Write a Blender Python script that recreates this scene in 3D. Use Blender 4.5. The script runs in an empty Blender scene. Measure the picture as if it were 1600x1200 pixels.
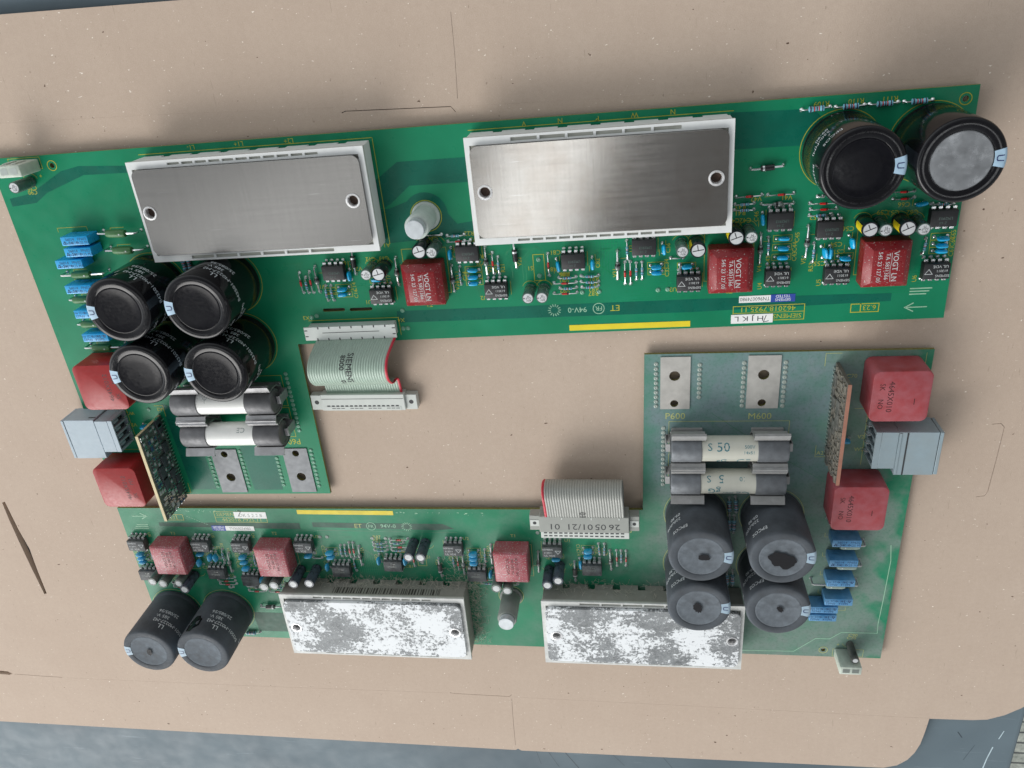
import bpy, bmesh, math, random
from mathutils import Vector, Matrix
R = math.radians
S = 0.01                       # everything below is written in centimetres, built in metres
scene = bpy.context.scene

# ------------------------------------------------------------------ camera, world, lamps, exposure
cam_data = bpy.data.cameras.new('camera')
cam_data.sensor_fit = 'HORIZONTAL'; cam_data.sensor_width = 36.0
cam_data.lens = 28.112; cam_data.clip_start = 0.01; cam_data.clip_end = 50
cam = bpy.data.objects.new('camera', cam_data); scene.collection.objects.link(cam)
cam.matrix_world = Matrix(((0.98831757, 0.0250864, 0.15032983, 27.42476692*S),
                           (-0.09095917, 0.88852484, 0.44972218, 4.8738778*S),
                           (-0.12228987, -0.45814221, 0.88042654, 32.24093444*S),
                           (0, 0, 0, 1)))
scene.camera = cam
world = bpy.data.worlds.new('World'); scene.world = world; world.use_nodes = True
bg = world.node_tree.nodes['Background']; _w = world.node_tree
_tc = _w.nodes.new('ShaderNodeTexCoord'); _sx = _w.nodes.new('ShaderNodeSeparateXYZ'); _rp = _w.nodes.new('ShaderNodeValToRGB')
_w.links.new(_tc.outputs['Generated'], _sx.inputs[0]); _w.links.new(_sx.outputs[2], _rp.inputs[0])
_cr = _rp.color_ramp; _cr.elements[0].position = 0.0; _cr.elements[0].color = (1.0, 1.03, 1.06, 1)     # bright walls and windows round the room
_cr.elements[1].position = 0.96; _cr.elements[1].color = (0.085, 0.088, 0.092, 1)                        # dim ceiling overhead
for _p, _c in ((0.45, (0.82, 0.85, 0.88, 1)), (0.76, (0.36, 0.38, 0.40, 1))): _cr.elements.new(_p).color = _c
_dt = _w.nodes.new('ShaderNodeVectorMath'); _dt.operation = 'DOT_PRODUCT'; _dt.inputs[1].default_value = (-0.72, -0.10, 0)
_w.links.new(_tc.outputs['Generated'], _dt.inputs[0])
_ad = _w.nodes.new('ShaderNodeMath'); _ad.inputs[1].default_value = 1.0; _w.links.new(_dt.outputs['Value'], _ad.inputs[0])   # the window side is brighter
_ml = _w.nodes.new('ShaderNodeMath'); _ml.operation = 'MULTIPLY'; _ml.inputs[1].default_value = 1.02; _w.links.new(_ad.outputs[0], _ml.inputs[0])
_w.links.new(_rp.outputs[0], bg.inputs[0]); _w.links.new(_ml.outputs[0], bg.inputs[1])
def area(name, loc, target, sx, sy, power, color):
    l = bpy.data.lights.new(name, 'AREA'); l.shape = 'RECTANGLE'; l.size = sx*S; l.size_y = sy*S
    l.energy = power; l.color = color
    o = bpy.data.objects.new(name, l); scene.collection.objects.link(o)
    o.location = Vector(loc)*S
    o.rotation_euler = (Vector(target)-Vector(loc)).to_track_quat('-Z', 'Y').to_euler()
    return o
area('window_light', (-125, -195, 150), (10, -12, 0), 220, 150, 66, (1.0, 0.972, 0.94))
area('ceiling_light', (-5, -62, 250), (12, -14, 0), 34, 110, 2.3, (0.97, 0.99, 1.0))
area('second_ceiling_light', (-84, -60, 250), (5, -12, 0), 36, 100, 1.3, (0.97, 0.99, 1.0))
area('side_light', (139, -62, 250), (30, -12, 0), 26, 60, 1.6, (0.97, 0.99, 1.0))
scene.view_settings.view_transform = 'Standard'; scene.view_settings.look = 'None'
scene.view_settings.exposure = 0.12; scene.view_settings.gamma = 1.0
scene.view_settings.use_curve_mapping = False
scene.render.engine = 'CYCLES'

# ------------------------------------------------------------------ materials
def lin(r, g, b):
    f = lambda c: (c/255/12.92 if c/255 <= 0.04045 else ((c/255+0.055)/1.055)**2.4)
    return (f(r), f(g), f(b), 1)
def node_mat(name):
    m = bpy.data.materials.new(name); m.use_nodes = True
    nt = m.node_tree; b = nt.nodes['Principled BSDF']
    tc = nt.nodes.new('ShaderNodeTexCoord'); mp = nt.nodes.new('ShaderNodeMapping')
    mp.inputs['Scale'].default_value = (100, 100, 100)
    nt.links.new(tc.outputs['Object'], mp.inputs['Vector'])
    return m, nt, b, mp.outputs[0]
def noise(nt, vec, scale, detail=4, rough=0.55, stretch=None):
    if stretch:
        mp = nt.nodes.new('ShaderNodeMapping'); mp.inputs['Scale'].default_value = stretch
        nt.links.new(vec, mp.inputs['Vector']); vec = mp.outputs[0]
    n = nt.nodes.new('ShaderNodeTexNoise'); n.inputs['Scale'].default_value = scale
    n.inputs['Detail'].default_value = detail; n.inputs['Roughness'].default_value = rough
    nt.links.new(vec, n.inputs['Vector']); return n.outputs['Fac']
def ramp(nt, fac, lo, hi, a=0.0, b=1.0):
    n = nt.nodes.new('ShaderNodeMapRange'); nt.links.new(fac, n.inputs['Value'])
    for k, v in (('From Min', lo), ('From Max', hi), ('To Min', a), ('To Max', b)): n.inputs[k].default_value = v
    return n.outputs[0]
def math_(nt, op, a, b):
    n = nt.nodes.new('ShaderNodeMath'); n.operation = op; n.use_clamp = True
    for i, x in enumerate((a, b)):
        if isinstance(x, (int, float)): n.inputs[i].default_value = x
        else: nt.links.new(x, n.inputs[i])
    return n.outputs[0]
def mix(nt, fac, a, b):
    n = nt.nodes.new('ShaderNodeMix'); n.data_type = 'RGBA'
    if isinstance(fac, (int, float)): n.inputs[0].default_value = fac
    else: nt.links.new(fac, n.inputs[0])
    for i, x in ((6, a), (7, b)):
        if isinstance(x, tuple): n.inputs[i].default_value = x
        else: nt.links.new(x, n.inputs[i])
    return n.outputs[2]
def bump(nt, b, fac, strength, dist):
    n = nt.nodes.new('ShaderNodeBump'); n.inputs['Strength'].default_value = strength
    n.inputs['Distance'].default_value = dist*S
    nt.links.new(fac, n.inputs['Height']); nt.links.new(n.outputs[0], b.inputs['Normal'])
DUST = lin(138, 140, 134)
def mat(name, col, rough=0.5, metal=0.0, var=0.12, vscale=3.0, dust=0.0, dcol=None, dscale=1.6, bmp=0.0, bscale=30, coat=0.0, spec=0.5, trans=0.0, sss=0.0, speck=0.0):
    m, nt, b, v = node_mat(name)
    c1 = tuple(x*(1-var) for x in col[:3])+(1,); c2 = tuple(min(1, x*(1+var)) for x in col[:3])+(1,)
    c = mix(nt, ramp(nt, noise(nt, v, vscale), 0.3, 0.7), c1, c2)
    rg = ramp(nt, noise(nt, v, vscale*2.3), 0.3, 0.7, max(0.02, rough-0.07), rough+0.07)
    if speck:
        c = mix(nt, ramp(nt, noise(nt, v, 14, 2), 0.70-speck*.06, 0.78-speck*.06), c, lin(170, 172, 166))
    if dust:
        d1 = ramp(nt, noise(nt, v, dscale, 5, 0.6), 0.30, 0.72, max(0, dust-0.30), min(1, dust+0.22))
        c = mix(nt, d1, c, dcol or DUST)
        rg = math_(nt, 'ADD', rg, ramp(nt, d1, 0, 0.6, 0, 0.38))
    nt.links.new(c, b.inputs['Base Color']); nt.links.new(rg, b.inputs['Roughness'])
    b.inputs['Metallic'].default_value = metal
    b.inputs['Specular IOR Level'].default_value = spec
    if coat: b.inputs['Coat Weight'].default_value = coat; b.inputs['Coat Roughness'].default_value = 0.12
    if trans: b.inputs['Transmission Weight'].default_value = trans
    if sss:
        b.inputs['Subsurface Weight'].default_value = sss; b.inputs['Subsurface Scale'].default_value = 0.003
        b.inputs['Subsurface Radius'].default_value = (1, 1, 1)
    if bmp: bump(nt, b, noise(nt, v, bscale, 3), bmp, 0.05)
    return m

# ------------------------------------------------------------------ mesh builder
_font_cache = {}
def glyphs(s):
    if s not in _font_cache:
        cu = bpy.data.curves.new('t', 'FONT'); cu.body = s; cu.size = 1.0; cu.resolution_u = 2
        ob = bpy.data.objects.new('t', cu); scene.collection.objects.link(ob)
        dg = bpy.context.evaluated_depsgraph_get(); dg.update()
        me = bpy.data.meshes.new_from_object(ob.evaluated_get(dg))
        vs = [tuple(v.co[:2]) for v in me.vertices]; fs = [tuple(p.vertices) for p in me.polygons]
        if vs:
            x0 = min(v[0] for v in vs); x1 = max(v[0] for v in vs); y0 = min(v[1] for v in vs); y1 = max(v[1] for v in vs)
        else: x0 = x1 = y0 = y1 = 0
        bpy.data.objects.remove(ob); bpy.data.curves.remove(cu); bpy.data.meshes.remove(me)
        _font_cache[s] = (vs, fs, x0, x1, y0, y1)
    return _font_cache[s]
class MB:
    def __init__(s): s.v = []; s.f = []; s.m = []
    def add(s, vs, fs, m=0, M=None):
        o = len(s.v)
        for p in vs:
            p = Vector(p)
            if M is not None: p = M @ p
            s.v.append(tuple(p))
        for f in fs: s.f.append(tuple(i+o for i in f)); s.m.append(m)
        return s
    def bm(s, b, m=0, M=None):
        b.verts.ensure_lookup_table(); b.verts.index_update()
        s.add([v.co for v in b.verts], [[v.index for v in f.verts] for f in b.faces], m, M); b.free(); return s
    def box(s, x0, x1, y0, y1, z0, z1, m=0, bev=0.0, M=None, seg=1, taper=0):
        b = bmesh.new(); bmesh.ops.create_cube(b, size=1)
        for v in b.verts:
            k = taper if v.co.z > 0 else 0
            v.co = (x0+(v.co.x+.5)*(x1-x0), y0+(v.co.y+.5)*(y1-y0), z0+(v.co.z+.5)*(z1-z0))
            if k:
                cx, cy = (x0+x1)/2, (y0+y1)/2
                v.co.x -= math.copysign(k, v.co.x-cx); v.co.y -= math.copysign(k, v.co.y-cy)
        if bev: bmesh.ops.bevel(b, geom=b.edges[:], offset=bev, segments=seg, profile=0.5, affect='EDGES')
        return s.bm(b, m, M)
    def lathe(s, prof, seg=32, m=0, M=None, cap=True):
        vs = []; fs = []
        n = len(prof)
        for r, z in prof:
            for k in range(seg):
                a = 2*math.pi*k/seg; vs.append((r*math.cos(a), r*math.sin(a), z))
        for i in range(n-1):
            for k in range(seg):
                k2 = (k+1) % seg; fs.append((i*seg+k, i*seg+k2, (i+1)*seg+k2, (i+1)*seg+k))
        if cap:
            fs.append(tuple(range((n-1)*seg, n*seg)))
            fs.append(tuple(reversed(range(seg))))
        return s.add(vs, fs, m, M)
    def tube(s, pts, r, seg=8, m=0, M=None):
        P = [Vector(p) for p in pts]; vs = []; fs = []; up = None
        for i, p in enumerate(P):
            t = (P[min(i+1, len(P)-1)]-P[max(i-1, 0)]).normalized()
            if up is None: up = t.orthogonal().normalized()
            up = (up - t*up.dot(t)).normalized(); w = t.cross(up)
            rr = r[i] if isinstance(r, (list, tuple)) else r
            for k in range(seg):
                a = 2*math.pi*k/seg; vs.append(p+up*rr*math.cos(a)+w*rr*math.sin(a))
        for i in range(len(P)-1):
            for k in range(seg):
                k2 = (k+1) % seg; fs.append((i*seg+k, i*seg+k2, (i+1)*seg+k2, (i+1)*seg+k))
        fs.append(tuple(range((len(P)-1)*seg, len(P)*seg))); fs.append(tuple(reversed(range(seg))))
        return s.add(vs, fs, m, M)
    def poly(s, pts, z=0.0, m=0, M=None):
        a = sum(pts[i][0]*pts[(i+1) % len(pts)][1]-pts[(i+1) % len(pts)][0]*pts[i][1] for i in range(len(pts)))
        if a < 0: pts = pts[::-1]
        return s.add([(x, y, z) for x, y in pts], [tuple(range(len(pts)))], m, M)
    def line(s, pts, w=0.03, z=0.006, m=0, closed=False):
        q = list(pts)+([pts[0]] if closed else [])
        for (x0, y0), (x1, y1) in zip(q[:-1], q[1:]):
            d = Vector((x1-x0, y1-y0)); L = d.length
            if L < 1e-6: continue
            d /= L; n = Vector((-d.y, d.x))*w/2; d = d*w/2*0.98
            s.poly([(x0-d.x+n.x, y0-d.y+n.y), (x1+d.x+n.x, y1+d.y+n.y), (x1+d.x-n.x, y1+d.y-n.y), (x0-d.x-n.x, y0-d.y-n.y)], z, m)
            z += 0.0003
        return s
    def text(s, t, x, y, h, rot=0.0, z=0.006, m=0, align='c', M=None, sx=1.0, fn=None, mirror=False):
        vs, fs, x0, x1, y0, y1 = glyphs(t)
        k = h/0.70
        ox = {'c': (x0+x1)/2, 'l': x0, 'r': x1}[align]; oy = 0.35
        ca, sa = math.cos(R(rot)), math.sin(R(rot)); out = []
        for vx, vy in vs:
            a = (vx-ox)*k*sx*(-1 if mirror else 1); b = (vy-oy)*k
            if fn: out.append(fn(a+x, b+y)); continue
            out.append((x+a*ca-b*sa, y+a*sa+b*ca, z))
        return s.add(out, fs, m, M)
    def sheet(s, outer, holes, z0, z1, m=0, me=None):
        b = bmesh.new(); es = []
        for loop in [outer]+holes:
            vv = [b.verts.new((x, y, z1)) for x, y in loop]
            for i in range(len(vv)): es.append(b.edges.new((vv[i], vv[(i+1) % len(vv)])))
        bmesh.ops.triangle_fill(b, use_beauty=True, use_dissolve=False, edges=es, normal=(0, 0, 1))
        for f in b.faces:
            f.normal_update()
            if f.normal.z < 0: f.normal_flip()
        top = b.faces[:]
        r = bmesh.ops.extrude_face_region(b, geom=top)
        for g in r['geom']:
            if isinstance(g, bmesh.types.BMVert): g.co.z = z0
        # extruded copy is the underside: flip orientation consistently
        bmesh.ops.recalc_face_normals(b, faces=b.faces[:])
        b.verts.ensure_lookup_table(); b.verts.index_update(); b.faces.ensure_lookup_table()
        o = len(s.v)
        for v in b.verts: s.v.append(tuple(v.co))
        for f in b.faces:
            f.normal_update()
            s.f.append(tuple(v.index+o for v in f.verts)); s.m.append(m if (abs(f.normal.z) > 0.5 or me is None) else me)
        b.free(); return s
    def mesh(s, name, mats, sharp=38):
        me = bpy.data.meshes.new(name)
        me.from_pydata([(x*S, y*S, z*S) for x, y, z in s.v], [], s.f)
        for mm in (mats if isinstance(mats, (list, tuple)) else [mats]): me.materials.append(mm)
        me.polygons.foreach_set('material_index', s.m)
        me.polygons.foreach_set('use_smooth', [True]*len(s.f))
        me.update(); me.set_sharp_from_angle(angle=R(sharp))
        return me
    def build(s, name, mats, parent=None, loc=(0, 0, 0), rz=0.0, sharp=38):
        return put(name, s.mesh(name, mats, sharp), parent, loc, rz)
def put(name, me, parent=None, loc=(0, 0, 0), rz=0.0, rot=None):
    o = bpy.data.objects.new(name, me); scene.collection.objects.link(o)
    o.location = Vector(loc)*S; o.rotation_euler = rot if rot else (0, 0, rz)
    if parent: o.parent = parent
    return o
def empty(name, loc, rz=0.0):
    o = bpy.data.objects.new(name, None); scene.collection.objects.link(o)
    o.empty_display_size = 0.02; o.location = Vector(loc)*S; o.rotation_euler = (0, 0, rz); return o
def tag(o, label=None, cat=None, group=None, kind=None):
    for k, v in (('label', label), ('category', cat), ('group', group), ('kind', kind)):
        if v: o[k] = v
    return o
def place(tree, parent, loc, rz=0.0, tilt=None):
    """tree = (name, mesh, [(child tree, loc, rz), ...])"""
    name, me, kids = tree
    o = put(name, me, parent, loc, rz, rot=tilt)
    for kt, kl, kr in kids: place(kt, o, kl, kr)
    return o
def circ(cx, cy, r, n=20): return [(cx+r*math.cos(2*math.pi*k/n), cy+r*math.sin(2*math.pi*k/n)) for k in range(n)]
def T(x, y, z=0, rz=0.0): return Matrix.Translation((x, y, z)) @ Matrix.Rotation(rz, 4, 'Z')
def rrect(x0, x1, y0, y1, r, n=5):
    out = []
    for cx, cy, a0 in ((x1-r, y1-r, 0), (x0+r, y1-r, 90), (x0+r, y0+r, 180), (x1-r, y0+r, 270)):
        for k in range(n+1): a = R(a0+90*k/n); out.append((cx+r*math.cos(a), cy+r*math.sin(a)))
    return out
rnd = random.Random(7)

# ------------------------------------------------------------------ material library: one set for each board's own surfaces
def library(d):
    k = 1.0 if d else 0.0
    g = lin(140, 144, 140)
    L = {}
    L['edge'] = mat('laminate_edge', lin(120, 118, 62), .6, var=.25, vscale=8)
    L['silver'] = mat('tinned_metal', (.72, .73, .74, 1) if not d else (.55, .57, .57, 1), .28 if not d else .5, 1.0 if not d else .6, dust=.25*k, dcol=g)
    L['silk'] = mat('silkscreen_ink', lin(176, 176, 50) if not d else lin(176, 182, 116), .6)
    L['ghost'] = mat('pale_ink', lin(150, 195, 165), .6)
    L['white'] = mat('white_label', lin(236, 238, 236), .55, var=.03)
    L['ink'] = mat('black_ink', (.015, .015, .02, 1), .6)
    L['yellow'] = mat('yellow_tape', lin(226, 205, 30), .5, var=.06, vscale=1.2, dust=.05*k)
    L['blue_label'] = mat('blue_label', lin(40, 70, 160), .5)
    L['ic'] = mat('black_epoxy', (.014, .015, .017, 1), .5, dust=.34*k, dcol=lin(120, 128, 130), dscale=3, bmp=.1, bscale=60)
    L['print'] = mat('white_print', lin(190, 195, 195), .6)
    L['red_res'] = mat('red_glass', lin(190, 30, 28), .2, dust=.2*k, coat=.4)
    L['blue_res'] = mat('pale_blue_lacquer', lin(120, 185, 205), .35, dust=.35*k)
    L['band'] = mat('colour_band', lin(60, 50, 70), .4)
    L['glass'] = mat('smoked_glass', lin(115, 125, 122), .15, dust=.35*k, coat=.5, metal=.3)
    L['black'] = mat('black_lacquer', (.012, .012, .014, 1), .3, dust=.3*k)
    L['green_res'] = mat('green_cement', lin(60, 112, 62) if not d else lin(120, 138, 125), .45, dust=.45*k, dcol=lin(150, 165, 160), var=.15, vscale=6)
    L['ceramic'] = mat('blue_ceramic', lin(14, 165, 215), .25, dust=.10*k, coat=.4, dscale=5)
    L['film'] = mat('blue_film_case', lin(30, 155, 215) if not d else lin(66, 130, 178), .3, dust=.10*k, dcol=lin(150, 190, 210), bmp=.05)
    L['film_ink'] = mat('dark_blue_ink', lin(12, 50, 95), .6)
    L['can_grey'] = mat('grey_green_sleeve', lin(78, 98, 92), .25, dust=.3*k, coat=.3)
    L['can_black'] = mat('black_sleeve', (.014, .016, .022, 1), .18, dust=.30*k, dcol=lin(110, 125, 140), dscale=4)
    L['alu'] = mat('aluminium_top', (.56, .58, .59, 1), .5, .2, dust=.15*k)
    L['red_case'] = mat('dark_red_case', lin(130, 25, 31) if not d else lin(158, 58, 66), .33, var=.07, dust=.10*k, dcol=lin(170, 150, 160), speck=1 if not d else 2, spec=.45, bmp=.04, bscale=12)
    L['sensor'] = mat('red_sensor_case', lin(152, 37, 37) if not d else lin(150, 56, 60), .35, var=.05, dust=.14*k, dcol=lin(165, 120, 130), spec=.4, bmp=.03, bscale=15)
    L['sensor_ink'] = mat('brown_print', lin(62, 14, 18), .6)
    L['sleeve'] = mat('big_can_sleeve', (.0075, .0075, .009, 1) if not d else (.022, .025, .029, 1), .13 if not d else .55, dust=0.0 if not d else .40, dcol=lin(104, 112, 120), dscale=.5, spec=.30 if not d else .4)
    L['disc'] = mat('big_can_disc', (.006, .006, .008, 1) if not d else (.03, .033, .037, 1), .2 if not d else .6, dust=0.0 if not d else .55, dcol=lin(128, 137, 145), dscale=2.0, spec=.14 if not d else .4)
    L['marker'] = mat('pale_blue_marker', lin(160, 188, 208), .4, dust=.25*k)
    L['marker_ink'] = mat('navy_ink', lin(25, 35, 95), .5)
    L['can_print'] = mat('can_print', lin(205, 212, 215) if not d else lin(205, 210, 212), .6)
    L['clip'] = mat('spring_steel', (.42, .42, .43, 1), .38, .7, var=.2, vscale=2, dust=.68*k if d else .06, dcol=lin(160, 161, 158))
    L['bus'] = mat('tin_plate', (.17, .18, .19, 1) if not d else (.46, .45, .42, 1), .5, .35, var=.12, vscale=2, speck=0)
    L['solder'] = mat('masked_solder', lin(108, 158, 134) if not d else lin(150, 162, 154), .35, var=.2, vscale=2)
    L['grey_plug'] = mat('grey_plug_plastic', lin(158, 174, 184) if not d else lin(140, 158, 166), .45, var=.03, dust=.08*k)
    L['grey_dark'] = mat('dark_slot', (.03, .033, .036, 1), .6)
    L['module'] = mat('module_plastic', lin(216, 219, 218) if not d else lin(146, 146, 138), .5, var=.04, dust=.1*k, dcol=lin(95, 92, 82))
    L['module_rim'] = mat('module_rim_plastic', lin(222, 225, 224) if not d else lin(215, 217, 214), .5, var=.04, dust=.08*k, dcol=lin(120, 118, 110), dscale=2.5)
    L['recess'] = mat('module_recess', lin(176, 177, 168), .6, var=.1)
    L['rivet'] = mat('bright_rivet', (.75, .75, .75, 1), .3, .6)
    L['bore'] = mat('rusty_bore', lin(62, 44, 34) if not d else lin(120, 120, 120), .7, var=.4, vscale=10)
    L['tube'] = mat('white_nylon', lin(182, 192, 186) if not d else lin(120, 128, 122), .4, sss=.2, dust=.15*k)
    L['tube_metal'] = mat('grey_nut', (.50, .54, .56, 1), .5, .3)
    L['nylon'] = mat('translucent_nylon', lin(186, 196, 184), .4, sss=.4, dust=.1*k)
    L['daughter'] = mat('daughter_laminate', lin(86, 98, 90) if not d else lin(84, 80, 72), .45, dust=.1+.25*k, dcol=lin(95, 96, 90), dscale=6)
    L['daughter_edge'] = mat('daughter_edge', lin(205, 190, 150) if not d else lin(150, 104, 86), .6)
    L['smd'] = mat('smd_body', lin(66, 71, 75) if not d else lin(66, 65, 60), .45, dust=.2*k, var=.4, vscale=5)
    L['smd_light'] = mat('smd_pale', lin(170, 178, 175) if not d else lin(112, 108, 98), .5, var=.3, vscale=5)
    L['smd_blue'] = mat('smd_blue', lin(50, 80, 110), .4)
    L['dirty_ink'] = mat('barcode_ink', lin(58, 56, 50), .6)
    return L
LIB = {'clean': library(False), 'dusty': library(True)}

def board_mat(name, dusty):
    m, nt, b, v = node_mat(name)
    base = mix(nt, ramp(nt, noise(nt, v, .35, 3), .35, .65), (.0070, .195, .092, 1), (.0095, .235, .115, 1))
    base = mix(nt, ramp(nt, noise(nt, v, 9, 3), .66, .80, 0, .25), base, lin(70, 150, 110))
    rg = ramp(nt, noise(nt, v, 1.5), .3, .7, .26, .40)
    if dusty:
        sx = nt.nodes.new('ShaderNodeSeparateXYZ'); nt.links.new(v, sx.inputs[0]); X, Y = sx.outputs[0], sx.outputs[1]
        warp = ramp(nt, noise(nt, v, .45, 4), .3, .7, -1.3, 1.3)
        xw = nt.nodes.new('ShaderNodeMath'); xw.operation = 'ADD'; nt.links.new(X, xw.inputs[0]); nt.links.new(warp, xw.inputs[1]); xw = xw.outputs[0]
        _l = nt.nodes.new('ShaderNodeMath'); _l.operation = 'SUBTRACT'; _l.inputs[0].default_value = 25.0; nt.links.new(xw, _l.inputs[1])
        leg = ramp(nt, _l.outputs[0], 11.0, 14.0)
        edge = ramp(nt, xw, -.1, .9)                       # the far edge stayed cleaner
        leg = math_(nt, 'MULTIPLY', leg, edge)
        n1 = noise(nt, v, 1.1, 6, .65)
        amt = math_(nt, 'MULTIPLY', leg, ramp(nt, n1, .33, .64, .66, 1.0))
        low = ramp(nt, noise(nt, v, .6, 5, .6), .42, .78, .04, .50)
        amt = math_(nt, 'MAXIMUM', amt, low)
        dark = math_(nt, 'MULTIPLY', ramp(nt, Y, -11.5, -9.5, 1, 0), ramp(nt, xw, 2.6, 4.2))
        dcol = mix(nt, dark, lin(122, 140, 132), lin(118, 138, 141))
        dcol = mix(nt, ramp(nt, noise(nt, v, 7, 4, .7), .50, .66, 0, .3), dcol, lin(60, 88, 76))
        base = mix(nt, amt, base, dcol)
        rg = math_(nt, 'ADD', rg, ramp(nt, amt, 0, 1, 0, .45))
        base = mix(nt, ramp(nt, noise(nt, v, 16, 2), .76, .80, 0, .7), base, lin(170, 185, 175))
    nt.links.new(base, b.inputs['Base Color']); nt.links.new(rg, b.inputs['Roughness'])
    b.inputs['Specular IOR Level'].default_value = .22
    bump(nt, b, noise(nt, v, 3, 4), .08, .04)
    return m
BM = {'clean': board_mat('solder_mask', False), 'dusty': board_mat('dusty_solder_mask', True)}
DARKMASK = mat('bare_mask', (.004, .125, .082, 1), .30, var=.12, vscale=.8, spec=.22)
DARKMASK2 = mat('bare_mask_dusty', lin(48, 92, 76), .6, var=.2, vscale=1.2, dust=.2)
TRACE = mat('raised_trace', lin(22, 142, 92), .2, var=.25, vscale=.8)
TRACE2 = mat('raised_trace_dusty', lin(70, 128, 100), .45, var=.3, vscale=.8)

def brushed(name, col, rough, tint=None):
    m, nt, b, v = node_mat(name)
    st = noise(nt, v, 3.5, 6, .7, stretch=(3.2, .12, 1)); st2 = noise(nt, v, 2.5, 5, .6, stretch=(.12, 2.5, 1))
    c = mix(nt, ramp(nt, st, .3, .7), tuple(x*.92 for x in col[:3])+(1,), col)
    if tint:
        c = mix(nt, ramp(nt, noise(nt, v, .5, 5, .6), .45, .7, 0, .6), c, tint)
    scr = noise(nt, v, 2.0, 3, .5, stretch=(.25, 9, 1))
    c = mix(nt, ramp(nt, scr, .70, .76, 0, .35), c, (.7, .7, .7, 1))
    nt.links.new(c, b.inputs['Base Color']); b.inputs['Metallic'].default_value = .92
    nt.links.new(ramp(nt, st2, .3, .7, rough-.015, rough+.02), b.inputs['Roughness'])
    bump(nt, b, st, .018, .02)
    return m
PLATE_A = brushed('brushed_plate_grey', (.31, .30, .285, 1), .22)
PLATE_B = brushed('brushed_plate_bright', (.47, .45, .42, 1), .15, (.36, .32, .28, 1))
def paste_mat(name, seed, thr):
    m, nt, b, v = node_mat(name)
    mp = nt.nodes.new('ShaderNodeMapping'); mp.inputs['Location'].default_value = (seed*13.7, seed*5.1, 0)
    nt.links.new(v, mp.inputs['Vector']); v2 = mp.outputs[0]
    big = noise(nt, v2, .5, 3, .5); fine = noise(nt, v2, 5.5, 9, .82)
    smear = noise(nt, v2, 2.0, 8, .8, stretch=(.5, 1.5, 1))
    s = nt.nodes.new('ShaderNodeMath'); s.operation = 'MULTIPLY_ADD'; nt.links.new(big, s.inputs[0]); s.inputs[1].default_value = .62; nt.links.new(fine, s.inputs[2])
    s2 = nt.nodes.new('ShaderNodeMath'); s2.operation = 'MULTIPLY_ADD'; nt.links.new(smear, s2.inputs[0]); s2.inputs[1].default_value = .45; nt.links.new(s.outputs[0], s2.inputs[2])
    k = ramp(nt, s2.outputs[0], thr+.225-.02, thr+.225+.02); kf = ramp(nt, s2.outputs[0], thr+.225-.22, thr+.225, 0, .32)
    metal = mix(nt, ramp(nt, noise(nt, v2, 1.2), .3, .7), lin(80, 84, 86), lin(124, 128, 130))
    metal = mix(nt, kf, metal, lin(196, 200, 202))
    c = mix(nt, k, metal, lin(232, 236, 238))
    nt.links.new(c, b.inputs['Base Color'])
    nt.links.new(ramp(nt, k, 0, 1, .25, 0.0), b.inputs['Metallic'])
    nt.links.new(ramp(nt, k, 0, 1, .5, .8), b.inputs['Roughness'])
    bump(nt, b, math_(nt, 'ADD', k, kf), .9, .035)
    return m
PASTE = [paste_mat('paste_smeared_plate', 1, .785), paste_mat('paste_worn_plate', 4, .785)]

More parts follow.
